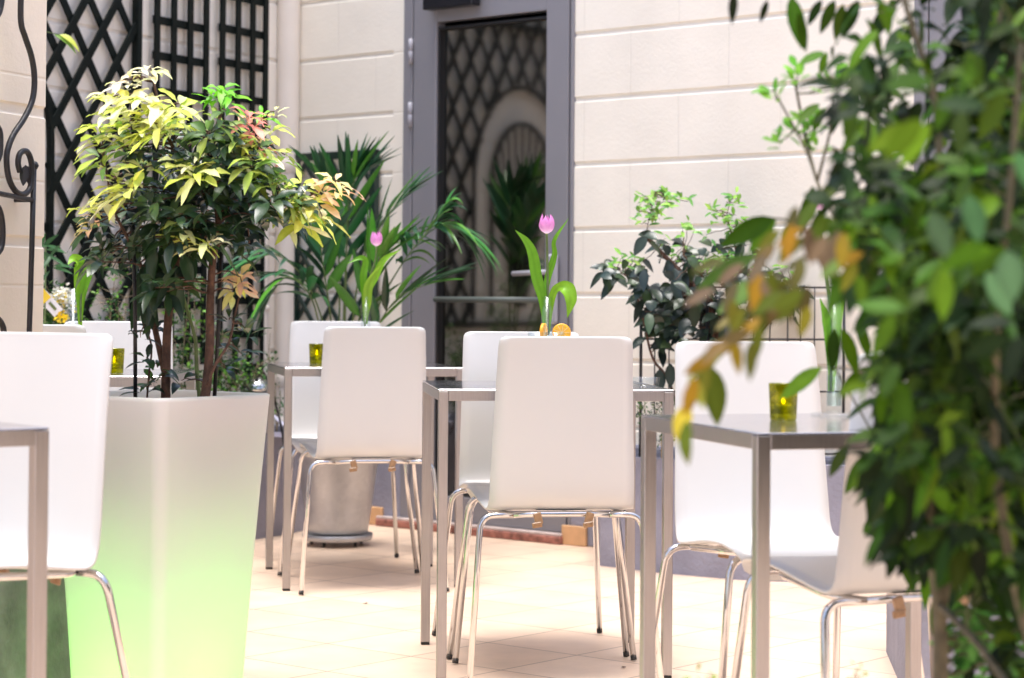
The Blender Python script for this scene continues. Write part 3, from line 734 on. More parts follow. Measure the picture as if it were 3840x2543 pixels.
# local x from left end of the visible edge to the corner, local y away from viewer
o_ = Vector((-.773, 3.60))+u_*S
c.location = (o_.x, o_.y, 0); c.rotation_euler = (0, 0, atan2(-u_.y, -u_.x)); c.scale = (1, 1, 1.0135)
c['label'] = 'nearest steel table, one corner and leg at the left edge'; c['group'] = GTB

# ------------------------------------------------------------------ things on tables
def tz(X, d): return TH+.0005
def candle_glass(X, d, label, base=.7505):
    t = thing('candle_holder', label, 'candle holder', (X, d, base), group='yellow green candle glasses')
    g = MB(); g.lathe([(.0001, 0), (.024, 0), (.0255, .003), (.0285, .070), (.0283, .0715), (.0262, .0715), (.0255, .069), (.0232, .013), (.0001, .012)], n=36); g.build('glass', M['yellow_glass'], t)
    w_ = MB(); w_.lathe([(.0001, .013), (.0215, .013), (.0218, .030), (.0001, .031)], n=24); wo = w_.build('candle', M['wax'], t)
    f = MB(); f.lathe([(.0001, .031), (.0032, .034), (.0036, .039), (.0018, .047), (.0001, .052)], n=10); f.build('flame', M['flame'], wo)
    return t
candle_glass(.529, 4.17, 'lit yellow green candle glass on the right table')
candle_glass(-.694, 7.66, 'yellow green candle glass on the far table')
candle_glass(-1.128, 6.10, 'yellow green candle glass on the rear left table beside the near chair', TH*1.018+.001)
def vase(X, d, label, base=.7505, h=.240, wl=.07, plate=False):
    t = thing('glass_vase', label, 'vase', (X, d, base), group='slim glass vases')
    g = MB(); g.lathe([(.0001, .001), (.0155, .001), (.0162, .004), (.0162, h), (.0150, h), (.0148, .014), (.0001, .013)], n=32); g.build('glass', M['clear'], t)
    w_ = MB(); w_.lathe([(.0001, .0145), (.0144, .0145), (.0144, wl), (.0001, wl)], n=24); w_.build('water', M['water'], t)
    return t
vase(.096, 5.83, 'slim glass vase holding the tall tulip on the middle table')
vase(-.513, 7.55, 'slim glass vase holding the small tulip on the far table')
vase(.655, 4.35, 'slim glass vase on a clear disc on the right table', .7565, wl=.075)
vase(-1.257, 6.15, 'slim glass vase with a broad green leaf on the rear left table', TH*1.018+.001)
pt = MB(); pt.lathe([(.0001, 0), (.046, 0), (.0475, .002), (.0475, .004), (.046, .0055), (.0001, .0055)], (.655, 4.35, .7507), 40)
tag(pt.build('glass_coaster', M['clear']), 'clear round coaster under the vase on the right table', 'coaster')
ag = MB(); ag.lathe([(.0001, 0), (.036, 0), (.043, .004), (.046, .026), (.043, .027), (.038, .010), (.0001, .008)], (.352, 5.74, .7507), 30)
tag(ag.build('glass_ashtray', M['clear']), 'clear glass ashtray at the right end of the middle table', 'ashtray')

TL = (.13, .34, .015); TL2 = (.20, .42, .02)
def tulip(stem_pts, head, hs, leaves, label, group='pink tulips in glass vases', facing=(0, -1, 0)):
    t = thing('tulip', label, 'tulip', tuple(Vector(stem_pts[0])), group=group)
    inv = Vector(stem_pts[0])
    def loc(P): return [Vector(p)-inv for p in P]
    s1 = MB(); s1.tube(spline(loc(stem_pts), 6), .0033, 8, col=(.10, .2, .04)); s1.build('stem', M['stem_green'], t)
    for i, (pts, wd, tw, c) in enumerate(leaves):
        l = MB(); ribbon(l, loc(pts), wd, facing, c, .35, twist=tw); l.build('leaf', M['leaf_soft'], t)
    if head:
        hp = Vector(head)-inv
        for k in range(6):
            a = k*pi/3+.3; inner = k % 2; b = MB(); vs = []; fs = []; cs = []
            nu, nv = 7, 6; H = hs*(1.0 if inner else .96); 
            for i in range(nu+1):
                tt = i/nu; rad = hs*.40*(sin(pi*(tt**.75)*.78+.12))**.8*(0.92 if inner else 1.0); hw = .62*(1-(tt-.42)**2*2.6)*(1 if tt < .97 else .2)
                if tt > .8: hw *= max(.06, 1-((tt-.8)/.2)**1.6)
                for j in range(nv+1):
                    u = -1+2*j/nv; an = a+u*hw
                    vs.append(hp+Vector((rad*cos(an), rad*sin(an), H*tt-.10*hs*tt*abs(u)**2+R.uniform(-.0004, .0004))))
                    pk = .5+.5*abs(u); cs.append((.80+.05*(1-tt), .30+.35*(1-tt)**3+.05*(1-pk), .66+.1*(1-tt)))
            for i in range(nu):
                for j in range(nv): q0 = i*(nv+1)+j; fs.append((q0, q0+1, q0+nv+2, q0+nv+1))
            b.add(vs, fs, 0, cs); b.build('petal', M['tulip'], t)
    return t
def A(pts, d, dd=None): return [at(x, y, d+(dd[i] if dd else 0)) for i, (x, y) in enumerate(pts)]
D1 = 5.83
tulip(A([(1268, 775), (1267, 700), (1266, 620), (1265, 570), (1264, 540)], D1), at(1264, 540, D1), .054,
 [(A([(1263, 775), (1256, 700), (1240, 640), (1231, 590), (1217, 560), (1191, 532)], D1, [0, 0, -.01, -.02, -.03, -.05]), [.010, .022, .030, .032, .028, .020, .001], .5, TL),
  (A([(1265, 740), (1262, 680), (1268, 640), (1283, 590), (1283, 555), (1315, 505)], D1, [0, 0, .01, .01, .0, .0]), [.006, .010, .018, .020, .014, .012, .001], -.6, TL),
  (A([(1267, 772), (1272, 715), (1283, 672), (1305, 664), (1318, 690), (1312, 735)], D1, [0, 0, -.01, -.02, -.03, -.03]), [.010, .016, .020, .022, .044, .034, .001], -.5, TL2)],
 'tall pink tulip with curling leaves above the middle table')
D2 = 7.55
tulip(A([(844, 775), (846, 700), (856, 640), (868, 600), (870, 570)], D2), at(870, 569, D2), .054,
 [(A([(845, 750), (843, 690), (840, 640), (845, 605), (832, 597), (803, 610)], D2, [0, 0, -.01, -.01, -.02, -.04]), [.012, .022, .026, .022, .018, .001], .4, TL),
  (A([(847, 750), (850, 680), (868, 640), (890, 600), (927, 577)], D2), [.010, .026, .030, .022, .001], -.4, TL2),
  (A([(846, 745), (848, 700), (852, 660), (868, 630), (882, 612)], D2, [0, -.01, -.02, -.02, -.03]), [.010, .032, .034, .018, .001], .6, (.24, .42, .03))],
 'small pink tulip in the vase on the far table')
D3 = 6.15
tulip(A([(187, 745), (187, 690), (190, 650)], D3), None, 0,
 [(A([(186, 760), (185, 700), (186, 655), (192, 620), (188, 606)], D3), [.010, .020, .036, .052, .040], .2, TL2),
  (A([(188, 740), (190, 690), (200, 640), (212, 612), (218, 602)], D3, [0, 0, -.01, -.02, -.02]), [.008, .018, .030, .026, .004], .5, TL),
  (A([(190, 640), (186, 612), (172, 602), (158, 612)], D3, [0, 0, -.02, -.04]), [.014, .034, .036, .004], .9, TL2)],
 'broad curled green tulip leaf in the rear left vase', group=None)
D4 = 4.35
tulip(A([(1921, 905), (1922, 820), (1920, 720), (1905, 600), (1895, 500), (1896, 487)], D4), at(1896, 486, D4), .036,
 [(A([(1921, 905), (1926, 830), (1930, 760), (1935, 690), (1940, 640)], D4), [.012, .020, .026, .030, .004], .2, TL2),
  (A([(1921, 880), (1916, 800), (1910, 740), (1896, 690)], D4, [0, 0, -.01, -.02]), [.008, .016, .020, .002], .3, TL)],
 'tulip in the right table vase half hidden by the shrub')
# juice glasses with orange slices
for X, d, rz, lb, tilt in ((.118, 5.71, .1, 'tumbler with an orange slice facing the viewer on the middle table', 0), (.070, 5.72, 1.25, 'tumbler with an orange slice seen edge on at the middle table', -.25)):
    t = thing('juice_glass', lb, 'glass', (X, d, .7505), rz, group='tumblers with orange slices')
    g = MB(); g.lathe([(.0001, 0), (.024, 0), (.027, .146), (.0255, .146), (.0228, .006), (.0001, .005)], n=28); g.build('glass', M['clear'], t)
    ju = MB(); ju.lathe([(.0001, .007), (.0225, .007), (.0245, .085), (.0001, .085)], n=24); ju.build('juice', M['orange_flesh'], t)
    sl = MB(); rot = Matrix.Rotation(pi/2, 3, 'X') @ Matrix.Rotation(0, 3, 'Y'); rr = .0245; vs = []; n = 36
    rt = Matrix.Rotation(tilt, 3, 'Y')
    def ring(r, y): return [rt @ Vector((r*cos(2*pi*k/n), y, r*sin(2*pi*k/n)))+Vector((.014, -.012, .145)) for k in range(n)]
    vs = ring(rr*.88, -.0045)+ring(rr, -.0035)+ring(rr, .0035)+ring(rr*.88, .0045)
    fs = [(a*n+k, (a+1)*n+k, (a+1)*n+(k+1) % n, a*n+(k+1) % n) for a in range(3) for k in range(n)]
    sl.add(vs, fs, 0); sl.add(ring(rr*.88, -.0046), [tuple(range(n))[::-1]], 1, smooth=False); sl.add(ring(rr*.88, .0046), [tuple(range(n))], 1, smooth=False)
    for k in range(9): a = 2*pi*k/9; c0 = Vector((.014, -.0168, .145)); sl.bar(c0, c0+rt @ Vector((rr*.85*cos(a), 0, rr*.85*sin(a))), .0008, .0008, up=(0, 1, 0), mi=2)
    sl.build('orange_slice', [M['orange'], M['orange_flesh'], M['wax']], t)

# ------------------------------------------------------------------ lit planter
PC = Vector((-.832, 5.10, 0)); PH = .753; HD = .272
pt_ = thing('lit_planter', 'tall square frosted planter glowing green from inside', 'planter', PC, radians(9.3))
def rsq(hd, z, rnd, n=10):
    # square standing on a corner (corner towards the viewer), rounded corners
    out = []
    for k in range(4):
        a = -pi/2+k*pi/2; c0 = Vector((cos(a), sin(a)))*(hd-rnd*sqrt(2))
        for i in range(n+1):
            b = a-pi/4+(pi/2)*i/n; out.append(Vector((c0.x+rnd*cos(b), c0.y+rnd*sin(b), z)))
    return out
def planter_half(z):
    t = z/PH; return HD*(.775+.225*t**1.15)
b = MB(); rings = []
zs = [.004, .02]+[PH*i/26 for i in range(1, 26)]+[PH-.010, PH-.003, PH]
for z in zs:
    hd = planter_half(z); 
    if z < .01: hd -= .012
    if z > PH-.002: hd -= .006
    rings.append(rsq(hd, z, .034))
for z, k in ((PH-.004, .016), (PH-.02, .022), (PH-.11, .034)):
    rings.append(rsq(planter_half(min(z, PH))-k, z, .03))
m = len(rings[0]); vs = [v for r_ in rings for v in r_]; fs = []
for i in range(len(rings)-1):
    for k in range(m): k2 = (k+1) % m; fs.append((i*m+k, i*m+k2, (i+1)*m+k2, (i+1)*m+k))
# dip of the rim between corners
for i, v in enumerate(vs):
    if v.z > PH-.35:
        a = atan2(v.y, v.x); dip = .5-.5*cos(4*(a+pi/2)); vs[i] = v-Z*(.006*dip*(v.z-(PH-.35))/.35)
b.add(vs, fs); b.build('planter_shell', M['planter'], pt_)
sb = MB(); rr_ = rsq(planter_half(PH)-.030, PH-.075, .03); sb.add(rr_, [tuple(range(len(rr_)))], smooth=False); sb.build('soil', M['soil'], pt_)
ib = MB(); r1 = rsq(.205, PH-.085, .03); r2 = rsq(.165, .48, .03); mm = len(r1)
ib.add(r1+r2, [(k, (k+1) % mm, mm+(k+1) % mm, mm+k) for k in range(mm)]+[tuple(range(mm, 2*mm))], smooth=False); ib.build('inner_pot', M['dado'], pt_)
ld = bpy.data.lights.new('planter_lamp', 'POINT'); ld.energy = 3.3; ld.color = (.15, 1, .06); ld.shadow_soft_size = .03
lo = bpy.data.objects.new('planter_lamp', ld); COL.objects.link(lo); lo.location = (0, 0, .10); lo.parent = pt_

# ------------------------------------------------------------------ zinc bucket + palm
BX = Vector((-.690, 8.60, 0))
bk = thing('zinc_bucket', 'galvanised zinc plant bucket on a round rolling tray', 'bucket', BX)
b = MB(); b.lathe([(.0001, .05), (.118, .05), (.122, .055), (.128, .10), (.168, .395), (.172, .40), (.174, .41), (.170, .42), (.162, .415), (.158, .39), (.0001, .385)], n=48); b.build('bucket', M['zinc'], bk)
b = MB(); b.lathe([(.0001, .022), (.134, .022), (.139, .026), (.142, .046), (.139, .047), (.134, .034), (.0001, .032)], n=48); tr_ = b.build('tray', M['zinc'], bk)
for k in range(5):
    a = k*2*pi/5+.5; b = MB(); b.tube([(.105*cos(a)-.006, .105*sin(a), .012), (.105*cos(a)+.006, .105*sin(a), .012)], .011, 14); b.build('caster', M['rubber'], tr_)
b = MB(); b.lathe([(.0001, .39), (.157, .39)], n=30); b.build('soil', M['soil'], bk)
PB = BX+Z*.40
palm = thing('palm', 'potted palm with arching dark green fronds in the zinc bucket', 'palm', PB)
PG = [(.015, .085, .022), (.028, .13, .03), (.010, .055, .02), (.06, .20, .02), (.03, .11, .05)]
def frond(pts, nleaf, ll, start=.30, tipd=.5, cols=PG, wd=.040, spreadv=(0, 0, 1), fan=.68):
    nleaf = max(7, int(nleaf*.62))
    P = [p-PB for p in spline(pts, 10)]; n = len(P); s1 = MB(); s1.tube(P, [.0045*(1-.75*i/(n-1)) for i in range(n)], 7)
    root = s1.build('frond', M['stem_green'], palm); lf = MB()
    for i in range(nleaf):
        t = start+(1-start)*i/(nleaf-1); k = min(int(t*(n-1)), n-2); p = P[k].lerp(P[k+1], t*(n-1)-k); T = (P[k+1]-P[k]).normalized()
        side0 = T.cross(Vector(spreadv)); side0 = side0.normalized() if side0.length > .05 else Vector((1, 0, 0))
        rel = (t-start)/(1-start)
        for s in (-1, 1):
            ang = radians(58-30*rel)*fan*R.uniform(.85, 1.1)
            d = (T*cos(ang)+side0*s*sin(ang)+side0.cross(T)*R.uniform(-.12, .25)).normalized()
            l = ll*(.55+.75*sin(pi*(.18+.72*rel)))*R.uniform(.85, 1.1)
            leaf(lf, p, d, side0.cross(T)+Vector((0, -.3, .3)), l, wd*R.uniform(.85, 1.15), tipd*R.uniform(.5, 1.3), .35, jit(R.choice(cols), .2), 6, .33)
    lf.build('leaflets', M['leaf'], root)
bp_ = at(790, 770, 8.6)
def fp(lst, d0=8.6): return [at(x, y, d0+dz) for x, y, dz in lst]
frond(fp([(785, 900, 0), (775, 640, 0), (740, 470, -.0), (700, 400, -.03), (705, 345, -.05)])[:4]+[at(742, 330, 8.5)], 3, .1) if False else None
frond(fp([(795, 900, 0), (800, 650, -.05), (805, 480, -.08), (820, 410, -.1)]), 13, .26, .42, .12)
frond(fp([(780, 900, 0), (785, 640, 0), (770, 480, 0), (740, 410, -.05)]), 12, .24, .40, .2)
frond(fp([(805, 900, 0), (840, 700, -.1), (890, 580, -.15), (965, 530, -.2), (1035, 520, -.22), (1085, 545, -.2)]), 24, .22, .42, .9, wd=.024, fan=.95)
frond(fp([(805, 900, -.05), (870, 720, -.2), (930, 610, -.3), (985, 540, -.35), (1030, 480, -.35)]), 18, .20, .5, .8, wd=.026, fan=.9)
frond(fp([(810, 900, -.1), (860, 780, -.2), (920, 690, -.3), (1010, 650, -.35)]), 12, .24, .3, .15)
frond(fp([(800, 900, -.1), (830, 740, -.3), (870, 620, -.35), (895, 580, -.4)]), 12, .25, .35, .1, cols=[(.06, .19, .02), (.04, .13, .02)])
frond(fp([(775, 900, -.05), (745, 740, -.2), (700, 640, -.3), (640, 590, -.35), (590, 600, -.35)]), 18, .22, .4, .8, wd=.026, fan=.85)
frond(fp([(770, 900, -.1), (740, 760, -.3), (715, 680, -.4), (665, 640, -.45), (620, 690, -.45)]), 15, .20, .45, .8, wd=.03, fan=.85)
frond(fp([(785, 900, -.1), (760, 700, -.3), (745, 600, -.35), (740, 545, -.4)]), 12, .22, .4, .35)
frond(fp([(800, 900, 0), (830, 640, 0), (880, 520, 0), (945, 445, 0)]), 12, .22, .45, .3)
frond(fp([(790, 900, 0), (800, 600, .02), (815, 440, .02), (846, 400, .0)]), 10, .22, .45, .25)

# ------------------------------------------------------------------ shrub in the lit planter
PBs = Vector((PC.x, PC.y, PH-.07))
sh = thing('potted_shrub', 'bushy shrub with dark leaves and yellow green young tops in the lit planter', 'shrub', PBs)
Dp = 5.10
def ap(x, y, dz=0): return at(x, y, Dp+dz)-PBs
tk = MB()
T1 = spline([ap(383, 935), ap(384, 860), ap(386, 780), ap(393, 700), ap(405, 620), ap(415, 560), ap(425, 500), ap(428, 440), ap(420, 380), ap(390, 320), ap(370, 250), ap(355, 190)], 5)
tk.tube(T1, [.0112*(1-.8*(i/len(T1))**1.1)+.0005 for i in range(len(T1))], 10)
T1b = spline([ap(383, 870), ap(365, 790, .02), ap(350, 720, .04), ap(335, 640, .05), ap(300, 560, .05), ap(260, 480, .06), ap(250, 420, .05)], 5)
tk.tube(T1b, [.008*(1-.8*i/len(T1b))+.0004 for i in range(len(T1b))], 8)
T2 = spline([ap(470, 935, -.05), ap(478, 890, -.05), ap(485, 800, -.05), ap(486, 700, -.05), ap(492, 600, -.05), ap(505, 540, -.05), ap(500, 460, -.05), ap(490, 380, -.05), ap(500, 300, -.04), ap(518, 240, -.03)], 5)
tk.tube(T2, [.0122*(1-.75*i/len(T2))+.0004 for i in range(len(T2))], 10)
T3 = spline([ap(486, 450, -.05), ap(510, 400, -.05), ap(540, 372, -.05), ap(565, 345, -.05), ap(590, 300, -.04)], 5)
tk.tube(T3, [.0085*(1-.6*i/len(T3)) for i in range(len(T3))], 8)
T4 = spline([ap(500, 520, -.05), ap(560, 470, 0), ap(620, 460, 0), ap(690, 465, 0), ap(740, 440, 0), ap(775, 425, 0)], 5)
tk.tube(T4, [.006*(1-.7*i/len(T4)) for i in range(len(T4))], 8)
T5 = spline([ap(478, 890, -.08), ap(500, 840, -.08), ap(530, 790, -.06), ap(545, 720, -.04), ap(560, 660, -.02)], 5)
tk.tube(T5, [.004*(1-.6*i/len(T5)) for i in range(len(T5))], 8)
T6 = spline([ap(340, 920, .0), ap(345, 860, 0), ap(350, 800, .02), ap(330, 740, 0)], 5)
tk.tube(T6, .0025, 6)
SK = T1[12:]+T1b[10:]+T2[14:]+T3+T4+[]
tko = tk.build('trunk', M['bark'], sh)
g2 = MB(); G1 = spline([ap(462, 925, .02), ap(455, 860, .02), ap(452, 790, .02), ap(440, 740, .02), ap(425, 690, .01), ap(408, 640, 0)], 5); g2.tube(G1, [.0050*(1-.35*i/len(G1)) for i in range(len(G1))], 8); g2.build('green_stem', M['stem_green'], sh)
DK = [(.016, .042, .016), (.024, .060, .020), (.034, .070, .022), (.018, .038, .026), (.045, .085, .026)]
YG = [(.74, .78, .18), (.82, .84, .34), (.68, .75, .14), (.86, .87, .50), (.60, .70, .10)]
PALE = [(.85, .82, .55), (.86, .80, .62), (.80, .80, .40)]
GRN = [(.16, .50, .02), (.22, .58, .03)]
RED = [(.80, .25, .20), (.85, .40, .30), (.78, .30, .22)]
PCH = [(.86, .66, .30), (.85, .55, .35), (.80, .72, .25)]
tw = MB(); dk = MB(); yg = MB()
def near(P): return min(SK, key=lambda q: (q-P).length_squared+max(0, (q.z-P.z))*.05)
def put(x, y, dz, cols, k, L, Wd, tgt, ax=None, spread=1.15, droop=.45, wave=.06, up=.6):
    P = ap(x, y, dz); q = near(P); 
    if (q-P).length > .02: twig(tw, q, P, .0024, .0013, -.01, 5, .003)
    a = ax or (Vector((R.uniform(-.5, .5)+(x-430)*.0016, R.uniform(-.75, .1), up+R.uniform(0, .6))))
    whorl(tgt, P, a, k, L, Wd, cols, spread, droop, wave)
# dark leaf mass
regions = [(415, 440, 150, 90, 34), (330, 520, 110, 100, 30), (480, 500, 120, 90, 30), (560, 450, 110, 80, 26), (300, 590, 70, 60, 9), (380, 590, 70, 90, 15), (470, 330, 60, 70, 12), (250, 560, 60, 50, 8), (640, 470, 70, 45, 10), (400, 340, 70, 50, 10), (560, 350, 70, 50, 7), (550, 540, 60, 45, 6)]
for cx, cy, rx, ry, n in regions:
    for i in range(int(n*(.82 if cy < 500 else .55))):
        while 1:
            u, v = R.uniform(-1, 1), R.uniform(-1, 1)
            if u*u+v*v < 1: break
        put(cx+u*rx, cy+v*ry, R.uniform(-.22, .24), DK, R.randint(5, 8), .074, .025, dk, spread=1.25, droop=.8, up=.35)
# hanging big dark leaves low on the left
for x, y, L in ((345, 640, .14), (370, 610, .16), (395, 660, .12), (340, 700, .13), (410, 560, .10), (330, 560, .1), (360, 600, .15), (425, 600, .09)):
    for k in range(4):
        leaf(dk, ap(x+R.uniform(-16, 16), y-20+R.uniform(-20, 10), R.uniform(-.12, .05)), Vector((R.uniform(-.35, .35), R.uniform(-.5, .1), -1)), Vector((R.uniform(-.6, .6), -1, .2)), L*R.uniform(.75, 1), .030, .1, .3, jit(DK[0], .3), 6, .4, .05)
# low shoots
for x, y, cols in ((325, 780, DK), (350, 760, DK), (340, 830, DK), (365, 850, [(.03, .09, .02)]), (355, 880, [(.05, .14, .02)]), (420, 880, DK), (520, 850, DK), (560, 760, [(.09, .13, .035)]), (575, 770, [(.12, .16, .04), (.05, .1, .03)]), (545, 810, DK), (530, 740, DK), (560, 820, [(.06, .11, .03)]), (330, 900, DK)):
    P = ap(x, y, R.uniform(-.08, .05)); whorl(dk, P, (R.uniform(-.4, .4), -.2, .8), R.randint(4, 6), .060, .019, cols, 1.2, .6, .05)
    q = min(T5+T6+T2[:12], key=lambda q: (q-P).length); twig(tw, q, P, .002, .001, -.01, 5, .003)
# young tops: x, y, palette, number, size
YT = [(345, 160, PALE, 7, .050, -.05), (300, 185, PALE, 7, .045, -.05), (270, 190, PALE, 5, .05, -.05), (335, 225, YG, 8, .058, -.1), (290, 225, YG, 8, .058, -.08), (255, 225, YG, 6, .055, -.05), (230, 300, YG, 7, .055, -.02),
 (330, 262, YG, 8, .06, -.12), (380, 255, YG, 8, .06, -.1), (415, 240, YG, 6, .055, -.05), (300, 280, YG, 8, .06, -.12), (360, 285, YG, 9, .066, -.15), (258, 268, YG, 7, .06, -.05), (225, 320, YG, 6, .05, 0), (410, 290, YG, 6, .06, -.08), (330, 310, YG, 6, .055, -.14),
 (290, 325, YG, 6, .055, -.1), (445, 385, YG, 8, .064, -.17), (415, 375, YG, 6, .05, -.15), (455, 400, YG, 6, .06, -.18), (290, 435, YG, 8, .070, -.17), (255, 440, YG, 6, .055, -.1), (235, 470, YG, 5, .05, -.05), (270, 415, YG, 5, .05, -.1), (335, 385, YG, 4, .05, -.15),
 (430, 545, YG, 5, .060, -.17), (475, 560, YG, 5, .060, -.17), (420, 520, YG, 4, .045, -.15),
 (512, 205, GRN, 8, .040, -.03), (535, 225, GRN, 7, .042, -.03), (490, 225, GRN, 6, .035, -.03), (575, 262, RED, 7, .042, -.06), (580, 290, RED, 5, .040, -.06), (600, 325, RED, 4, .038, -.05), (605, 262, GRN, 6, .034, 0), (635, 258, YG, 5, .034, .02), (625, 300, YG, 5, .045, 0),
 (545, 320, YG, 6, .055, -.08), (610, 345, YG, 6, .055, -.05), (590, 335, YG, 5, .05, -.05), (520, 345, YG, 4, .045, -.08), (570, 390, YG, 3, .04, -.1),
 (632, 385, RED, 3, .022, 0), (672, 440, YG, 7, .050, -.05), (700, 425, YG, 5, .04, -.05), (715, 470, YG, 8, .052, -.06), (690, 480, YG, 7, .05, -.06), (735, 455, PCH, 6, .045, -.05), (745, 440, PCH, 4, .038, -.04), (790, 430, PCH, 7, .046, -.04), (775, 415, PCH, 4, .036, -.04), (700, 510, YG, 6, .056, -.06), (745, 500, YG, 6, .058, -.06), (665, 510, YG, 5, .05, -.03),
 (205, 525, PCH, 4, .035, .05), (215, 500, PCH, 4, .03, .05), (195, 480, YG, 4, .04, .02), (555, 640, PCH, 6, .040, -.02), (548, 655, PCH, 6, .042, -.02), (540, 670, YG, 4, .036, -.02), (240, 380, YG, 4, .05, -.05)]
for x, y, cols, k, L, dz in YT:
    put(x, y, dz-.02, cols, k+2, L*1.34, L*.42, yg, spread=1.35, droop=.7, wave=.10, up=.9)
for i in range(34):
    x, y = R.choice(((300, 330), (250, 360), (430, 330), (330, 440), (260, 500), (580, 380), (620, 420), (660, 470), (520, 300), (460, 300)))
    put(x+R.gauss(0, 28), y+R.gauss(0, 24), R.uniform(-.2, .05), [(.16, .28, .05), (.26, .38, .06), (.09, .18, .04), (.36, .46, .08)], R.randint(5, 7), .064, .021, yg, spread=1.3, droop=.7, up=.6)
twig(tw, T5[-1], ap(556, 640, -.02), .0018, .0012, 0, 4, .001)
tw.build('branching', M['bark'], sh); dk.build('dark_foliage', M['leaf'], sh); yg.build('young_foliage', M['leaf_soft'], sh)
for (x0, y0, x1, y1, dz, lb) in ((313, 935, 308, 520, -.02, 'dark plant stake left of the trunks in the lit planter'), (495, 935, 512, 560, -.03, 'dark plant stake leaning by the right trunk in the lit planter')):
    s1 = MB(); s1.tube([at(x0, y0, Dp+dz), at((x0+x1)/2+2, (y0+y1)/2, Dp+dz), at(x1, y1, Dp+dz)], .0048, 10); tag(s1.build('plant_stake', M['iron']), lb, 'stake')

# ------------------------------------------------------------------ plants in the left trough
SG = [(.02, .07, .015), (.04, .12, .02), (.10, .26, .03), (.03, .10, .025), (.16, .36, .05), (.015, .045, .012)]
def small_bush(name, label, base, stems, cols, L=.022, Wd=.011, dens=42, sp=.05, mat='leaf_soft', k=3, cat='shrub'):
    t = thing(name, label, cat, base); lf = MB(); st = MB()
    for S_ in stems:
        P = [p-Vector(base) for p in spline(S_, 8)]; n = len(P)
        st.tube(P, [.0032*(1-.7*i/(n-1)) for i in range(n)], 6)
        for i in range(dens):
            t_ = R.uniform(.12, 1)**.8; q_ = P[min(n-1, int(t_*(n-1)))]
            v = Vector((R.gauss(0, 1), R.gauss(0, 1), R.gauss(0, .8))).normalized()*sp*R.uniform(.2, 1.15)
            tip = q_+v+Z*R.uniform(0, .02); 
            if R.random() < .5: st.tube([q_, tip], [.0012, .0007], 5, caps=False)
            whorl(lf, tip, v.normalized()+Z*.7, k, L, Wd, cols, 1.1, .3, .04, jl=.35, n=3)
    st.build('stems', M['bark_pale'], t); lf.build('foliage', M[mat], t); return t
def stm(lst, d): return [at(x, y, d) for x, y in lst]
dT = 8.35
b0 = at(440, 930, dT)
small_bush('climbing_shrub', 'small-leaved bush climbing the grid trellis behind the potted shrub', (b0.x, b0.y, .38),
 [stm([(425, 1000), (420, 900), (425, 800), (435, 700), (440, 620)], dT), stm([(450, 1000), (460, 900), (455, 800), (450, 720), (448, 640)], dT), stm([(410, 1000), (400, 900), (400, 800), (385, 720)], dT), stm([(440, 1000), (430, 930), (405, 860)], dT), stm([(460, 1000), (455, 900), (430, 820)], dT), stm([(480, 1000), (470, 920), (470, 860)], dT)], SG, dens=52, sp=.075)
dT2 = 8.7; b0 = at(545, 930, dT2)
small_bush('climbing_shrub', 'low small-leaved bush at the foot of the tall grid trellis', (b0.x, b0.y, .38),
 [stm([(530, 1000), (525, 900), (510, 820), (515, 760)], dT2), stm([(545, 1000), (548, 900), (560, 830)], dT2), stm([(560, 1000), (580, 900), (595, 840)], dT2), stm([(510, 1000), (505, 900), (520, 850)], dT2), stm([(540, 1000), (530, 920), (545, 860)], dT2)], SG, dens=48, sp=.075)
dT3 = 8.0; b0 = at(270, 930, dT3)
small_bush('climbing_shrub', 'light small-leaved bush at the foot of the diamond lattice', (b0.x, b0.y, .38),
 [stm([(265, 1000), (260, 850), (255, 740), (262, 670), (270, 610)], dT3), stm([(290, 1000), (285, 850), (288, 760), (292, 680)], dT3), stm([(310, 1000), (315, 850), (318, 740)], dT3), stm([(275, 1000), (275, 850), (274, 700)], dT3), stm([(240, 1000), (245, 850), (248, 730)], dT3)], SG, dens=40, sp=.07)
b0 = at(632, 900, 9.0)
small_bush('seedling', 'thin leafy seedling against the thick downpipe', (b0.x, b0.y, .38), [stm([(640, 1000), (636, 900), (622, 830), (625, 770)], 9.0), stm([(640, 1000), (648, 930), (645, 890)], 9.0)], SG[:4], dens=8, sp=.02, L=.03, Wd=.009, cat='plant')
for X, Y, lb in ((1.30, 5.60, 'leafy bush at the left end of the lower right trough'), (1.75, 5.52, 'leafy bush in the middle of the lower right trough'), (2.2, 5.42, 'leafy bush at the right end of the lower right trough')):
    small_bush('trough_bush', lb, (X, Y, .42), [[Vector((X+dx*.3, Y+dy*.3, .40)), Vector((X+dx*.7, Y+dy*.7, .40+h*.6)), Vector((X+dx, Y+dy, .40+h))] for dx, dy, h in ((-.12, 0, .22), (.1, .05, .26), (0, -.1, .2), (.05, .1, .3), (-.05, .05, .28), (.15, -.06, .18))], SG, dens=26, sp=.06, L=.03, Wd=.014)
# white-flowered plant with its card
b0 = at(125, 800, 7.6)
fpn = small_bush('flowering_plant', 'white-flowered plant with narrow leaves beside the pillar', (b0.x, b0.y, .40), [stm([(110, 900), (112, 800), (120, 720), (125, 690)], 7.6), stm([(125, 900), (130, 800), (145, 720), (158, 700)], 7.6), stm([(140, 900), (140, 800), (160, 760), (168, 740)], 7.6), stm([(115, 900), (108, 760), (104, 720)], 7.6)], [(.03, .09, .02), (.05, .13, .03), (.10, .2, .05)], L=.05, Wd=.010, dens=26, sp=.05, cat='plant')
fw = MB(); bb = Vector((b0.x, b0.y, .40))
for i in range(60):
    P = at(R.gauss(140, 16), R.gauss(692, 13), 7.55)-bb; c0 = (.85, .84, .72) if R.random() < .85 else (.8, .62, .05)
    whorl(fw, P, (R.uniform(-.5, .5), -1, .5), 5, .011, .009, [c0], 1.35, .1, 0, n=3)
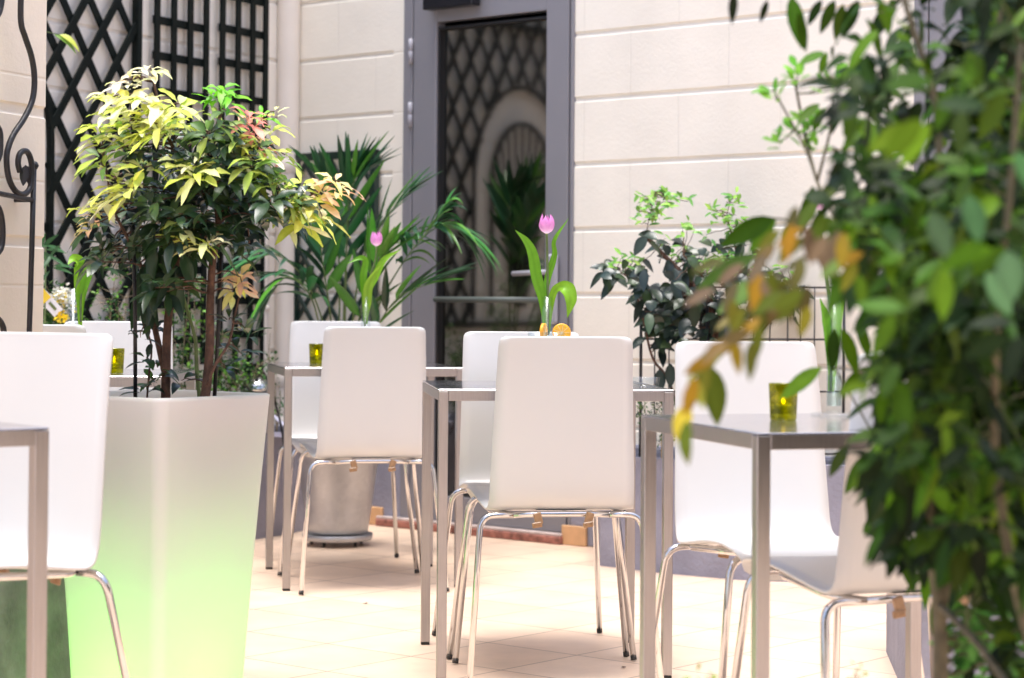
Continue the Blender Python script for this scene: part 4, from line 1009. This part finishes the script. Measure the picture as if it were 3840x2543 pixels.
for i in range(8): whorl(fw, at(R.gauss(143, 6), R.gauss(735, 6), 7.5)-bb, (0, -1, .3), 5, .012, .010, [(.85, .62, .02)], 1.3, .1, 0, n=3)
fw.build('blossom', M['tulip'], fpn)
cdm = MB(); c0 = at(114, 700, 7.50); rot = Matrix.Rotation(radians(-48), 3, 'Y'); 
cdm.box((0, 0, 0), (.10, .002, .040), Matrix.Rotation(radians(48), 3, 'Y')); cdm.box((-.022, -.0022, .024), (.045, .0015, .036), Matrix.Rotation(radians(48), 3, 'Y'), mi=1)
cdm.box((.012, -.0024, -.012), (.035, .0012, .010), Matrix.Rotation(radians(48), 3, 'Y'), mi=2)
pc = cdm.build('plant_label', [M['white_plastic'], M['yellow_card'], M['stem_green']]); pc.location = c0; tag(pc, 'tilted white and yellow plant card among the white flowers', 'label')
# small leaf sprig at upper left and green tuft
b0 = at(125, 80, 7.6)
t = thing('hanging_sprig', 'green sprig hanging before the diamond lattice at the upper left', 'plant', b0); lf = MB()
for dx, dy, L, c in ((-.06, .02, .07, (.10, .25, .05)), (.0, 0, .10, (.16, .30, .05)), (.02, 0, .09, (.45, .5, .06)), (-.05, -.03, .06, (.06, .18, .05))):
    leaf(lf, Vector((dx, 0, dy)), Vector((1 if dx >= 0 else -.3, -.2, -.25)), Vector((.2, -.6, .8)), L, .030, .9, .2, c, 6, .4)
lf.build('leaves', M['leaf_soft'], t); st = MB(); st.tube([(-.25, .02, .03), (-.08, 0, .02), (.02, 0, .0)], .0015, 6); st.build('stem', M['stem_green'], t)
b0 = at(112, 600, 7.5); t = thing('spiky_plant', 'narrow-leaved green tuft beside the pillar above the flowers', 'plant', b0); lf = MB()
for i in range(16):
    a = R.uniform(0, 6.28); leaf(lf, Vector((R.uniform(-.03, .02), 0, R.uniform(-.05, .06))), Vector((cos(a), -.4, sin(a)*.6+.2)), Vector((0, -1, .4)), .09, .013, .4, .2, jit((.06, .16, .06)), 5, .4)
lf.build('leaves', M['leaf_soft'], t); st = MB(); st.tube([(-.01, 0, -.55), (-.01, 0, .05)], .003, 6); st.build('stem', M['stem_green'], t)

# ground spotlight, cables, folded card in the trough
b0 = at(596, 893, 8.75)
sp_ = thing('garden_spotlight', 'small chrome dome spotlight lying in the trough by the trellis', 'spotlight', b0)
b = MB(); b.lathe([(.0001, .042), (.02, .040), (.045, .028), (.066, .006), (.070, -.008), (.071, -.020), (.064, -.022), (.0001, -.022)], n=32); b.build('housing', M['mirror_metal'], sp_)
b = MB(); b.tube([(-.02, 0, -.02), (-.02, 0, -.14)], .006, 8); b.bar((-.06, 0, .045), (.05, 0, .038), .02, .01); b.build('bracket', M['iron'], sp_)
b = MB(); b.tube(spline([at(590, 885, 8.7), at(606, 860, 8.7), at(618, 880, 8.75), at(636, 930, 8.8), at(650, 985, 8.8), at(658, 1040, 8.85)], 8), .0045, 8)
tag(b.build('cable', M['cable']), 'black cable looping from the spotlight down past the downpipe', 'cable')
b = MB(); b.tube(spline([at(560, 890, 8.7), at(575, 902, 8.65), at(600, 908, 8.6), at(622, 905, 8.6)], 8), .004, 8); tag(b.build('cable', M['cable']), 'short black cable lying under the spotlight', 'cable')
t = thing('folded_card', 'folded lilac card packaging lying on the trough soil by the downpipe', 'packaging', at(646, 985, 8.9)); b = MB()
b.box((0, 0, .02), (.10, .09, .004), Matrix.Rotation(radians(40), 3, 'Y')); b.box((.015, -.02, -.035), (.12, .06, .018), Matrix.Rotation(radians(4), 3, 'Y')); b.build('panel', M['lilac_paper'], t)

# ------------------------------------------------------------------ right: wire trellises, camellia, low plants
def wire_trellis(xl, xr, y_top, y_bot, d, xs, ys, label, thick=(0, -1)):
    t = thing('wire_trellis', label, 'trellis', group='black metal plant supports')
    f = MB(); allx = [xl]+xs+[xr]
    for i, x in enumerate(allx):
        r = .0058 if i in (0, len(allx)-1) else .0026
        f.tube([at(x, y_top-2, d), at(x-(y_bot-y_top)*.006, y_bot, d)], r, 8)
    f.build('uprights', M['iron'], t); f = MB()
    for y in ys: f.tube([at(xl, y, d+.004), at(xr, y+(xr-xl)*.004, d+.004)], .0035, 8)
    f.build('crossbars', M['iron'], t)
wire_trellis(1483, 1621, 663, 1062, 7.93, [1515, 1548, 1580], [665, 784, 905], 'black wire plant trellis left, behind the middle chairs')
wire_trellis(1636, 1952, 664, 1062, 7.78, [1690, 1745, 1781, 1822, 1852, 1884], [664, 784, 905, 1049], 'black wire plant trellis right, with a thick end rod')
Dc = 7.82
cb_ = at(1650, 1000, Dc); cb_.z = .38
cam_ = thing('camellia_bush', 'dark round-leaved bush with bright new tips against the cream wall', 'shrub', cb_)
def ac(x, y, dz=0): return at(x, y, Dc+dz)-cb_
ct = MB()
C1 = spline([ac(1640, 1070), ac(1648, 900), ac(1655, 780), ac(1648, 730), ac(1625, 690), ac(1595, 650), ac(1555, 610), ac(1520, 575), ac(1494, 548)], 6)
ct.tube(C1, [.013*(1-.45*i/len(C1)) for i in range(len(C1))], 9)
C2 = spline([ac(1655, 800), ac(1645, 690, -.02), ac(1625, 640, -.03), ac(1600, 610, -.03), ac(1580, 590, -.03)], 5); ct.tube(C2, [.006*(1-.5*i/len(C2)) for i in range(len(C2))], 8)
C3 = spline([ac(1660, 900), ac(1680, 740, .02), ac(1710, 640, .02), ac(1700, 570, .02), ac(1680, 500, .02)], 5); ct.tube(C3, [.007*(1-.6*i/len(C3)) for i in range(len(C3))], 8)
C4 = spline([ac(1600, 1070), ac(1550, 890), ac(1510, 830), ac(1490, 750), ac(1475, 690), ac(1450, 640), ac(1410, 625)], 5); ct.tube(C4, [.006*(1-.7*i/len(C4)) for i in range(len(C4))], 8)
C5 = spline([ac(1690, 950), ac(1740, 800), ac(1800, 720), ac(1840, 690)], 5); ct.tube(C5, [.006*(1-.7*i/len(C5)) for i in range(len(C5))], 8)
C6 = spline([ac(1494, 548), ac(1500, 510), ac(1510, 470), ac(1515, 445)], 5); ct.tube(C6, .0018, 6)
C7 = spline([ac(1680, 500, .02), ac(1690, 460, .02)], 5); ct.tube(C7, .0016, 6)
ct.build('trunk', M['bark'], cam_)
cs_ = C1[14:]+C2+C3[8:]+C4[10:]+C5[8:]; cd_ = MB(); cn = MB(); ctw = MB()
CDK = [(.012, .026, .022), (.018, .036, .026), (.010, .022, .018), (.026, .045, .03), (.03, .055, .02)]
CBR = [(.14, .34, .04), (.20, .42, .06), (.10, .28, .05), (.28, .50, .08)]
def cput(x, y, dz, cols, k, L, Wd, tgt, droop=.6, up=.4, peak=.45):
    P = ac(x, y, dz); q_ = min(cs_+C6+C7, key=lambda q: (q-P).length); twig(ctw, q_, P, .0018, .001, 0, 5, .004)
    for i in range(k):
        a = R.uniform(0, 6.28); d = Vector((cos(a), R.uniform(-.9, .5), sin(a)*.6-.25*(up < .5)+.2)).normalized()
        leaf(tgt, P+Vector((R.uniform(-.012, .012), R.uniform(-.02, .02), R.uniform(-.015, .015))), d, Vector((R.uniform(-.4, .4), -.7, .8)), L*R.uniform(.7, 1.1), Wd*R.uniform(.8, 1.1), droop, .25, jit(R.choice(cols), .2), 6, peak)
for (cx, cy, rx, ry, n) in ((1600, 720, 85, 85, 44), (1520, 700, 55, 65, 24), (1480, 640, 40, 40, 9), (1690, 680, 70, 70, 24), (1790, 690, 75, 45, 26), (1560, 640, 70, 60, 14), (1540, 780, 45, 35, 8), (1600, 580, 90, 30, 7), (1420, 630, 32, 20, 8), (1640, 760, 70, 40, 14), (1590, 640, 80, 70, 14), (1500, 560, 20, 15, 4), (1720, 600, 40, 60, 9)):
    for i in range(n):
        a = R.uniform(0, 6.28); r_ = sqrt(R.random()); cput(cx+rx*r_*cos(a), cy+ry*r_*sin(a), R.uniform(-.18, .16), CDK, 2, .074, .042, cd_)
for x, y in ((1525, 868), (1550, 855)): leaf(cd_, ac(x, y-14, -.03), Vector((R.uniform(-.3, .1), -.2, -1)), Vector((.3, -1, .1)), .085, .045, .1, .2, CDK[1], 6, .45)
for (cx, cy, rx, ry, n) in ((1520, 470, 50, 30, 20), (1500, 500, 35, 25, 8), (1690, 480, 30, 30, 9), (1655, 500, 25, 20, 5), (1470, 600, 45, 15, 6), (1650, 610, 60, 14, 12), (1700, 610, 40, 25, 10), (1580, 540, 60, 20, 6), (1560, 460, 40, 20, 6), (1408, 615, 15, 10, 3), (1720, 540, 30, 30, 8), (1780, 640, 60, 25, 10), (1620, 590, 80, 30, 10)):
    for i in range(n):
        a = R.uniform(0, 6.28); r_ = sqrt(R.random()); cput(cx+rx*r_*cos(a), cy+ry*r_*sin(a), R.uniform(-.1, .08), CBR, 3, .042, .015, cn, .25, .8, .45)
cd_.build('dark_foliage', M['leaf'], cam_); cn.build('young_foliage', M['leaf_soft'], cam_); ctw.build('branching', M['bark'], cam_)
b0 = at(1530, 1050, 7.75)
small_bush('ground_plant', 'low dark plant in the trough seen below the middle tabletop', (b0.x, b0.y, .38), [stm([(1500, 1060), (1495, 980), (1490, 930)], 7.75), stm([(1530, 1060), (1530, 990), (1525, 960)], 7.75), stm([(1545, 1060), (1550, 1000), (1556, 960)], 7.75), stm([(1490, 1060), (1520, 950), (1560, 925)], 7.75)], [(.012, .04, .012), (.03, .08, .02), (.10, .18, .05)], dens=26, sp=.035, L=.02, Wd=.008, cat='plant')

# ------------------------------------------------------------------ wrought iron scroll at the pillar
ir = thing('iron_scroll_panel', 'black wrought iron scroll panel in front of the pillar at the left edge', 'ironwork')
di = 5.36
IP = PR+PN*.05
def iat(x, y): return on_plane(x, y, IP, PD)
def ip(lst): return [iat(x/2.992, y/2.992) for x, y in lst]
b = MB(); b.tube(spline(ip([(145, -60), (145, 150), (175, 260), (215, 380), (236, 500), (236, 620), (215, 720), (160, 830), (100, 920), (60, 1010), (45, 1100), (60, 1230), (105, 1320), (160, 1345), (203, 1310), (220, 1230), (218, 1130), (195, 1060), (165, 1045), (135, 1070), (125, 1130), (138, 1190)]), 8), .0075, 10); b.build('scroll', M['iron'], ir)
b = MB(); b.tube(spline(ip([(10, -60), (12, 0), (-8, 90), (-60, 160)]), 6), .0075, 10); b.tube(spline(ip([(-60, 830), (-5, 900), (3, 1000), (-5, 1080), (-40, 1150)]), 6), .0075, 10)
b.tube(spline(ip([(-60, 1400), (-10, 1440), (14, 1530), (18, 1640), (5, 1720), (-40, 1780)]), 6), .0075, 10); b.tube(spline(ip([(-60, 2180), (-10, 2210), (20, 2260), (30, 2330)]), 6), .0075, 10); b.build('scroll_end', M['iron'], ir)
b = MB(); b.tube([iat(78.5, 385), iat(74, 560), iat(68, 760), iat(60, 1200)], .0068, 10); b.build('rod', M['iron'], ir)
b = MB(); b.lathe([(.0001, -.0115), (.007, -.009), (.0115, 0), (.007, .009), (.0001, .0115)], iat(79.5, 383), 16); b.build('finial', M['iron'], ir)
b = MB(); b.tube([iat(-30, 444), iat(0, 448), iat(74, 463)], .0065, 10); b.build('crossbar', M['iron'], ir)
b = MB(); leaf(b, iat(55, 382)-Z*0-PN*-.006, Vector((-.1, -.1, -1)), Vector((.2, -1, 0)), .052, .024, 0, .5, (.014, .013, .016), 6, .45); leaf(b, iat(60, 384)-Z*0-PN*-.006, Vector((.12, -.1, -1)), Vector((-.4, -1, 0)), .05, .018, 0, .5, (.014, .013, .016), 6, .45)
b.build('leaf_ornament', M['iron'], ir)
# plug in behind: brackets tying the panel to the pillar
b = MB(); b.tube([iat(74, 463), iat(74, 463)-PN*.06], .005, 8); b.build('bracket', M['iron'], ir)

# ------------------------------------------------------------------ big foreground shrub
fb_ = Vector((1.02, 2.6, 0))
fg = thing('foreground_shrub', 'large dense leafy shrub close to the viewer filling the right side', 'shrub', fb_)
def fa(x, y, d): return at(x, y, d)-fb_
st = MB(); FS = []
def fstem(lst, r0, r1):
    P = spline([fa(*p) for p in lst], 6); n = len(P); st.tube(P, [r0*(1-i/(n-1))+r1*i/(n-1) for i in range(n)], 9); FS.extend(P)
fstem([(2172, 1800, 2.9), (2175, 1568, 2.9), (2172, 1400, 2.9), (2155, 1250, 2.9), (2145, 1100, 2.9), (2150, 900, 2.9), (2160, 700, 2.85), (2170, 500, 2.8), (2165, 250, 2.8), (2100, 30, 2.8), (2060, -120, 2.8)], .0115, .003)
fstem([(2178, 1420, 2.9), (2195, 1300, 2.9), (2192, 1150, 2.9), (2200, 1000, 2.9), (2230, 800, 2.85), (2270, 500, 2.7), (2300, 200, 2.7), (2320, -80, 2.7)], .0065, .003)
fstem([(2172, 1400, 2.9), (2215, 1440, 2.8), (2270, 1500, 2.7), (2340, 1600, 2.6)], .005, .005)
fstem([(2420, 1600, 2.5), (2360, 1400, 2.5), (2320, 1200, 2.5), (2300, 1000, 2.5), (2310, 700, 2.4), (2340, 400, 2.4), (2360, 100, 2.4)], .007, .003)
fstem([(2150, 960, 2.9), (2080, 830, 2.95), (2040, 760, 3.0), (1990, 650, 3.05), (1960, 560, 3.1), (1930, 500, 3.1), (1890, 420, 3.2), (1860, 300, 3.3), (1840, 200, 3.3)], .005, .002)
fstem([(2160, 700, 2.85), (2060, 620, 2.7), (1960, 590, 2.6), (1850, 600, 2.5), (1760, 680, 2.5), (1690, 760, 2.5), (1640, 860, 2.5), (1590, 960, 2.5)], .004, .0015)
fstem([(1890, 420, 3.2), (1860, 340, 3.25), (1790, 210, 3.3)], .0025, .0015)
fstem([(1890, 420, 3.2), (1920, 300, 3.2), (1925, 220, 3.2)], .0025, .0015)
fstem([(2060, -100, 2.8), (1950, -60, 2.8), (1800, -60, 2.8), (1700, -40, 2.8)], .003, .002)
fstem([(1990, 650, 3.05), (1900, 570, 3.0), (1830, 515, 3.0), (1790, 505, 3.0)], .003, .0015)
fstem([(2230, 800, 2.85), (2120, 820, 3.0), (2020, 860, 3.1), (1930, 850, 3.2)], .003, .0015)
sto = st.build('stem', M['near_stem'], fg)
FD = [(.013, .036, .002), (.020, .052, .002), (.009, .024, .002), (.030, .062, .002), (.012, .032, .006), (.006, .015, .002)]
FM = [(.045, .115, .003), (.065, .14, .004), (.036, .095, .004), (.085, .17, .006)]
FBR = [(.16, .40, .03), (.22, .48, .05), (.12, .33, .03)]
FY = [(.22, .165, .008), (.27, .16, .010), (.14, .14, .01), (.13, .10, .03), (.09, .11, .01)]
FBN = [(.11, .085, .045), (.13, .10, .055), (.08, .085, .02)]
ff = MB(); fy = MB(); fbr = MB()
def fleaf(tgt, x, y, d, L, Wd, cols, ang=None, droop=.35, peak=.45, elev=None):
    P = fa(x, y, d); a = ang if ang is not None else R.uniform(0, 6.28)
    dr = Vector((cos(a), R.uniform(-.6, .5), sin(a))).normalized()
    leaf(tgt, P, dr, Vector((R.uniform(-.6, .6), -.8, R.uniform(.1, .9))), L, Wd, droop, .25*R.random(), jit(R.choice(cols), .22), 6, peak)
def fclump(tgt, x, y, d, k, L, Wd, cols, dirz=-.35):
    P = fa(x, y, d)
    q_ = min(FS, key=lambda q: (q-P).length)
    if .03 < (q_-P).length < .11 and R.random() < .6: twig(tw2, q_, P, .0012, .0007, .0, 5, .006)
    base = (P-q_).normalized() if (P-q_).length > .02 else Vector((0, 0, 1))
    for i in range(k):
        v = Vector((R.gauss(0, 1), R.gauss(0, .8), R.gauss(dirz, .75)))+base*.5
        leaf(tgt, P+Vector((R.uniform(-.02, .02), R.uniform(-.02, .02), R.uniform(-.02, .02))), v, Vector((R.uniform(-.7, .7), -.6, .8)), (lambda f: L*f)(R.uniform(.6, 1.35)), Wd*R.uniform(.7, 1.25), R.uniform(.2, .9), .4*R.random(), jit(R.choice(cols), .28), 6, R.uniform(.38, .5), .07)
tw2 = MB()
def edge_x(y):   # left boundary of the dense part
    pts = [(-60, 2010), (100, 2040), (200, 1930), (330, 1960), (430, 1930), (520, 1930), (620, 1990), (720, 2050), (800, 2060), (900, 2050), (1000, 2010), (1100, 2030), (1200, 2080), (1280, 2110), (1330, 2230), (1400, 2330), (1700, 2420)]
    for (y0, x0), (y1, x1) in zip(pts, pts[1:]):
        if y0 <= y <= y1: return x0+(x1-x0)*(y-y0)/(y1-y0)
    return 2300
n = 0
while n < 690:
    y = R.uniform(-60, 1330); x = R.uniform(1900, 2460); e = edge_x(y)
    if x < e+R.uniform(-25, 30): continue
    dens = 1.0 if x > e+90 else .75
    if y < 420: dens *= .50
    if 1150 < y: dens *= .55
    if y < 360 and 2020 < x < 2240: dens *= .35
    if R.random() > dens: continue
    d = R.choice((R.uniform(2.3, 3.2), R.uniform(2.6, 3.3)))
    cols = FD if R.random() < .74 else FM
    fclump(ff, x, y, d, R.randint(4, 6), .050, .020, cols); n += 1
# inner mass: shade inside the crown put into near-black leaf colours
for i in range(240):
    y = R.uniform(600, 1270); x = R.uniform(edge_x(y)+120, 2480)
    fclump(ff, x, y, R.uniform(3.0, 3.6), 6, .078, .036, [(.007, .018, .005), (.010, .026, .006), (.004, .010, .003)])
for i in range(150):
    y = R.uniform(-40, 520); fclump(ff, R.uniform(2230, 2480), y, R.uniform(2.9, 3.5), 5, .066, .028, FD[2:])
for i in range(30):
    y = R.uniform(900, 1300); fclump(ff, edge_x(y)+R.uniform(0, 180), y, R.uniform(2.7, 3.1), 5, .058, .022, FD)
# large pale blurred leaves close to the lens
for x, y in ((2240, 480), (2150, 520), (2330, 610), (2280, 660), (2350, 380)):
    fleaf(fy, x, y-30, R.uniform(1.95, 2.2), .047, .028, [(.06, .15, .05), (.08, .17, .07)], -1.2+R.uniform(-.5, .5), .3)
for x, y, cl in ((2300, 560, FM), (2200, 600, FM), (2100, 700, FM), (2340, 760, FD), (2120, 300, FM), (2250, 260, FD), (2180, 180, FM)):
    for k in range(3): fleaf(fy, x+R.uniform(-30, 30), y+R.uniform(-30, 30), R.uniform(1.9, 2.3), .048, .021, cl, R.uniform(2.6, 4.6), .3)
# yellow and brown spray
for (x, y, n_, rx, ry, cl) in ((1700, 640, 8, 50, 40, FBN), (1780, 660, 10, 50, 40, FY), (1720, 720, 9, 45, 35, FY), (1800, 620, 9, 60, 35, FBN), (1850, 560, 10, 60, 50, FY), (1700, 800, 7, 35, 25, FY), (1650, 830, 6, 20, 20, FY), (1600, 880, 4, 15, 15, FY), (1580, 975, 3, 12, 15, FY), (1900, 520, 10, 60, 60, FBN), (1840, 680, 9, 40, 40, FY), (1940, 640, 9, 50, 50, FM), (1985, 560, 8, 40, 50, FY), (1760, 780, 4, 30, 20, FY)):
    for i in range(int(n_*.7)): fleaf(fy, x+R.uniform(-rx, rx), y+R.uniform(-ry, ry), R.uniform(2.15, 2.55), .038, .015, cl, R.uniform(3.3, 5.2), .3)
fleaf(fy, 1642, 845, 2.6, .072, .034, [(.10, .13, .01)], -1.45, .05); fleaf(fy, 1590, 935, 2.4, .045, .022, [(.28, .26, .02)], -1.9, .05)
# sharper sprays reaching to the left
for (x, y, L, a, cl, d) in ((1790, 505, .085, 3.55, FM, 3.05), (1795, 508, .060, 4.0, FM, 3.05), (1830, 515, .03, 4.2, FM, 3.05), (1750, 590, .09, 3.6, FM, 2.8), (1770, 640, .09, 3.7, FM, 2.8),
    (1900, 850, .075, 3.75, FM, 3.1), (1930, 760, .062, 4.6, FD, 3.1), (1945, 760, .07, 5.1, FM, 3.1), (2020, 850, .07, 3.7, FM, 3.2), (1985, 740, .06, 4.9, FM, 3.1),
    (1995, 590, .055, 5.0, FM, 3.0), (2015, 600, .06, 4.4, FM, 3.0), (2060, 720, .06, 5.3, FBR, 3.0), (2080, 740, .055, 4.3, FM, 3.0),
    (1700, -20, .045, 4.65, FD, 3.0), (1775, 0, .032, 4.4, FD, 3.0), (1830, -10, .075, 5.0, FM, 3.0), (1845, 30, .055, 5.0, FM, 3.0), (1900, 0, .04, 4.2, FD, 3.1), (1930, 0, .05, 4.3, FD, 3.1), (1950, 10, .05, 4.5, FD, 3.1), (1985, 0, .055, 4.3, FD, 3.0), (2060, 10, .06, 4.2, FD, 3.0), (2090, 60, .05, 4.0, FD, 3.1),
    (1905, 120, .05, 3.6, FM, 3.2), (1912, 120, .035, 4.4, FM, 3.2), (1960, 160, .035, 4.2, FM, 3.2), (1925, 105, .018, 4.7, FD, 3.2), (1895, 240, .05, 3.8, FM, 3.2), (1905, 250, .04, 4.3, FM, 3.2), (1890, 460, .06, 4.1, FM, 3.1), (1880, 430, .075, 4.5, FM, 3.1), (2010, 1050, .07, 4.2, FM, 3.1), (1960, 1030, .05, 4.1, FD, 2.9), (2065, 1200, .07, 4.9, FM, 3.0), (2080, 1230, .085, 5.0, FM, 3.0), (2110, 1180, .05, 5.2, FM, 3.0), (2160, 1380, .055, 4.7, FM, 3.0), (2060, 990, .08, 4.5, FD, 2.9), (2030, 1090, .09, 4.6, FD, 2.9)):
    fleaf(fbr, x, y, d, L, L*.36, cl, a, .15)
for (x, y) in ((1838, 185), (1845, 165), (1786, 210), (1790, 225), (1800, 330), (1830, 300), (1850, 310), (1880, 275), (1862, 280), (1925, 185), (1920, 210), (1945, 200), (1890, 345), (1860, 340), (1875, 300), (1950, 180)):
    P = fa(x, y, 3.28); whorl(fbr, P, (R.uniform(-.5, .3), -.4, .8), 5, .026, .012, FBR, 1.0, .1, .05)
    q_ = min(FS, key=lambda q: (q-P).length); twig(tw2, q_, P, .0014, .0009, 0, 4, .002)
# light new leaves lower right
for i in range(46):
    P = fa(R.uniform(2205, 2400), R.uniform(1390, 1620), R.uniform(2.9, 3.3)) if False else fa(R.uniform(2205, 2400), R.uniform(1400, 1620), R.uniform(2.9, 3.4))
    whorl(fbr, P, (R.uniform(-.4, .4), -.5, .7), 3, .040, .020, [(.10, .30, .05), (.16, .40, .10), (.07, .2, .04)], 1.2, .3, .08)
    q_ = min(FS, key=lambda q: (q-P).length); twig(tw2, q_, P, .0016, .0009, 0, 5, .006)
for i in range(14): fclump(ff, R.uniform(2240, 2400), R.uniform(1330, 1600), R.uniform(2.6, 3.0), 3, .06, .024, FD)
tw2.build('branching', M['near_twig'], fg); ff.build('dark_foliage', M['leaf_near'], fg); fy.build('yellowing_foliage', M['leaf_near'], fg); fbr.build('young_foliage', M['leaf_near'], fg)
# blurred sprouts at the bottom edge
for (x, y, lb) in ((1625, 1575, 'small blurred green sprout at the bottom edge by the right table leg'), (1968, 1570, 'small blurred sprout at the bottom edge under the half hidden chair')):
    b0 = at(x, y+120, 3.0); b0.z = max(0.0, b0.z)
    small_bush('sprout', lb, (b0.x, b0.y, 0), [[at(x-8, y+250, 3.0), at(x-4, y+60, 3.0), at(x, y, 3.0)], [at(x+15, y+250, 3.0), at(x+20, y+60, 3.0), at(x+12, y-12, 3.0)]], [(.20, .42, .05), (.28, .30, .08), (.3, .22, .1)], dens=8, sp=.02, L=.014, Wd=.010, cat='plant')

for x, y, lb in ((848, 1398, 'tiny dark crumb on the open floor tiles left of the middle table'), (1443, 1546, 'tiny brown leaf crumb on the floor below the chair leg')):
    r_ = ray(x, y); k_ = -EYE/r_[2]; b = MB()
    for i in range(4): leaf(b, Vector((R.uniform(-.006, .006), R.uniform(-.004, .004), .002)), Vector((R.uniform(-1, 1), R.uniform(-1, 1), .15)), Z, .011, .006, 0, .5, (.05, .03, .015), 3)
    o = b.build('crumb', M['bark']); o.location = (r_[0]*k_, r_[1]*k_, 0); tag(o, lb, 'debris')
# ================================================================== light
wd = bpy.data.worlds.new('World'); scene.world = wd; wd.use_nodes = True; nt = wd.node_tree
sky = nt.nodes.new('ShaderNodeTexSky'); sky.sky_type = 'NISHITA'; sky.sun_disc = False
EL_, AZ_ = radians(84), radians(200)
sky.sun_elevation = EL_; sky.sun_rotation = AZ_; sky.air_density = 1.0; sky.dust_density = 3.0; sky.ozone_density = 1.0
bg = nt.nodes['Background']; nt.links.new(sky.outputs[0], bg.inputs[0]); bg.inputs[1].default_value = .345
sl = bpy.data.lights.new('sun', 'SUN'); sl.energy = 4.25; sl.angle = radians(26); sl.color = (1, .985, .96)
so = bpy.data.objects.new('sun', sl); COL.objects.link(so)
dirv = Vector((sin(AZ_)*cos(EL_), cos(AZ_)*cos(EL_), sin(EL_)))
so.rotation_mode = 'QUATERNION'; so.rotation_quaternion = (-dirv).to_track_quat('-Z', 'Y')
scene.view_settings.view_transform = 'Standard'; scene.view_settings.look = 'None'; scene.view_settings.exposure = 0
scene.render.resolution_x = 1024; scene.render.resolution_y = 678
cy = scene.cycles
cy.max_bounces = 10; cy.diffuse_bounces = 4; cy.glossy_bounces = 4; cy.transparent_max_bounces = 16; cy.transmission_bounces = 6; cy.sample_clamp_indirect = 6
try: cy.use_denoising = True
except Exception: pass
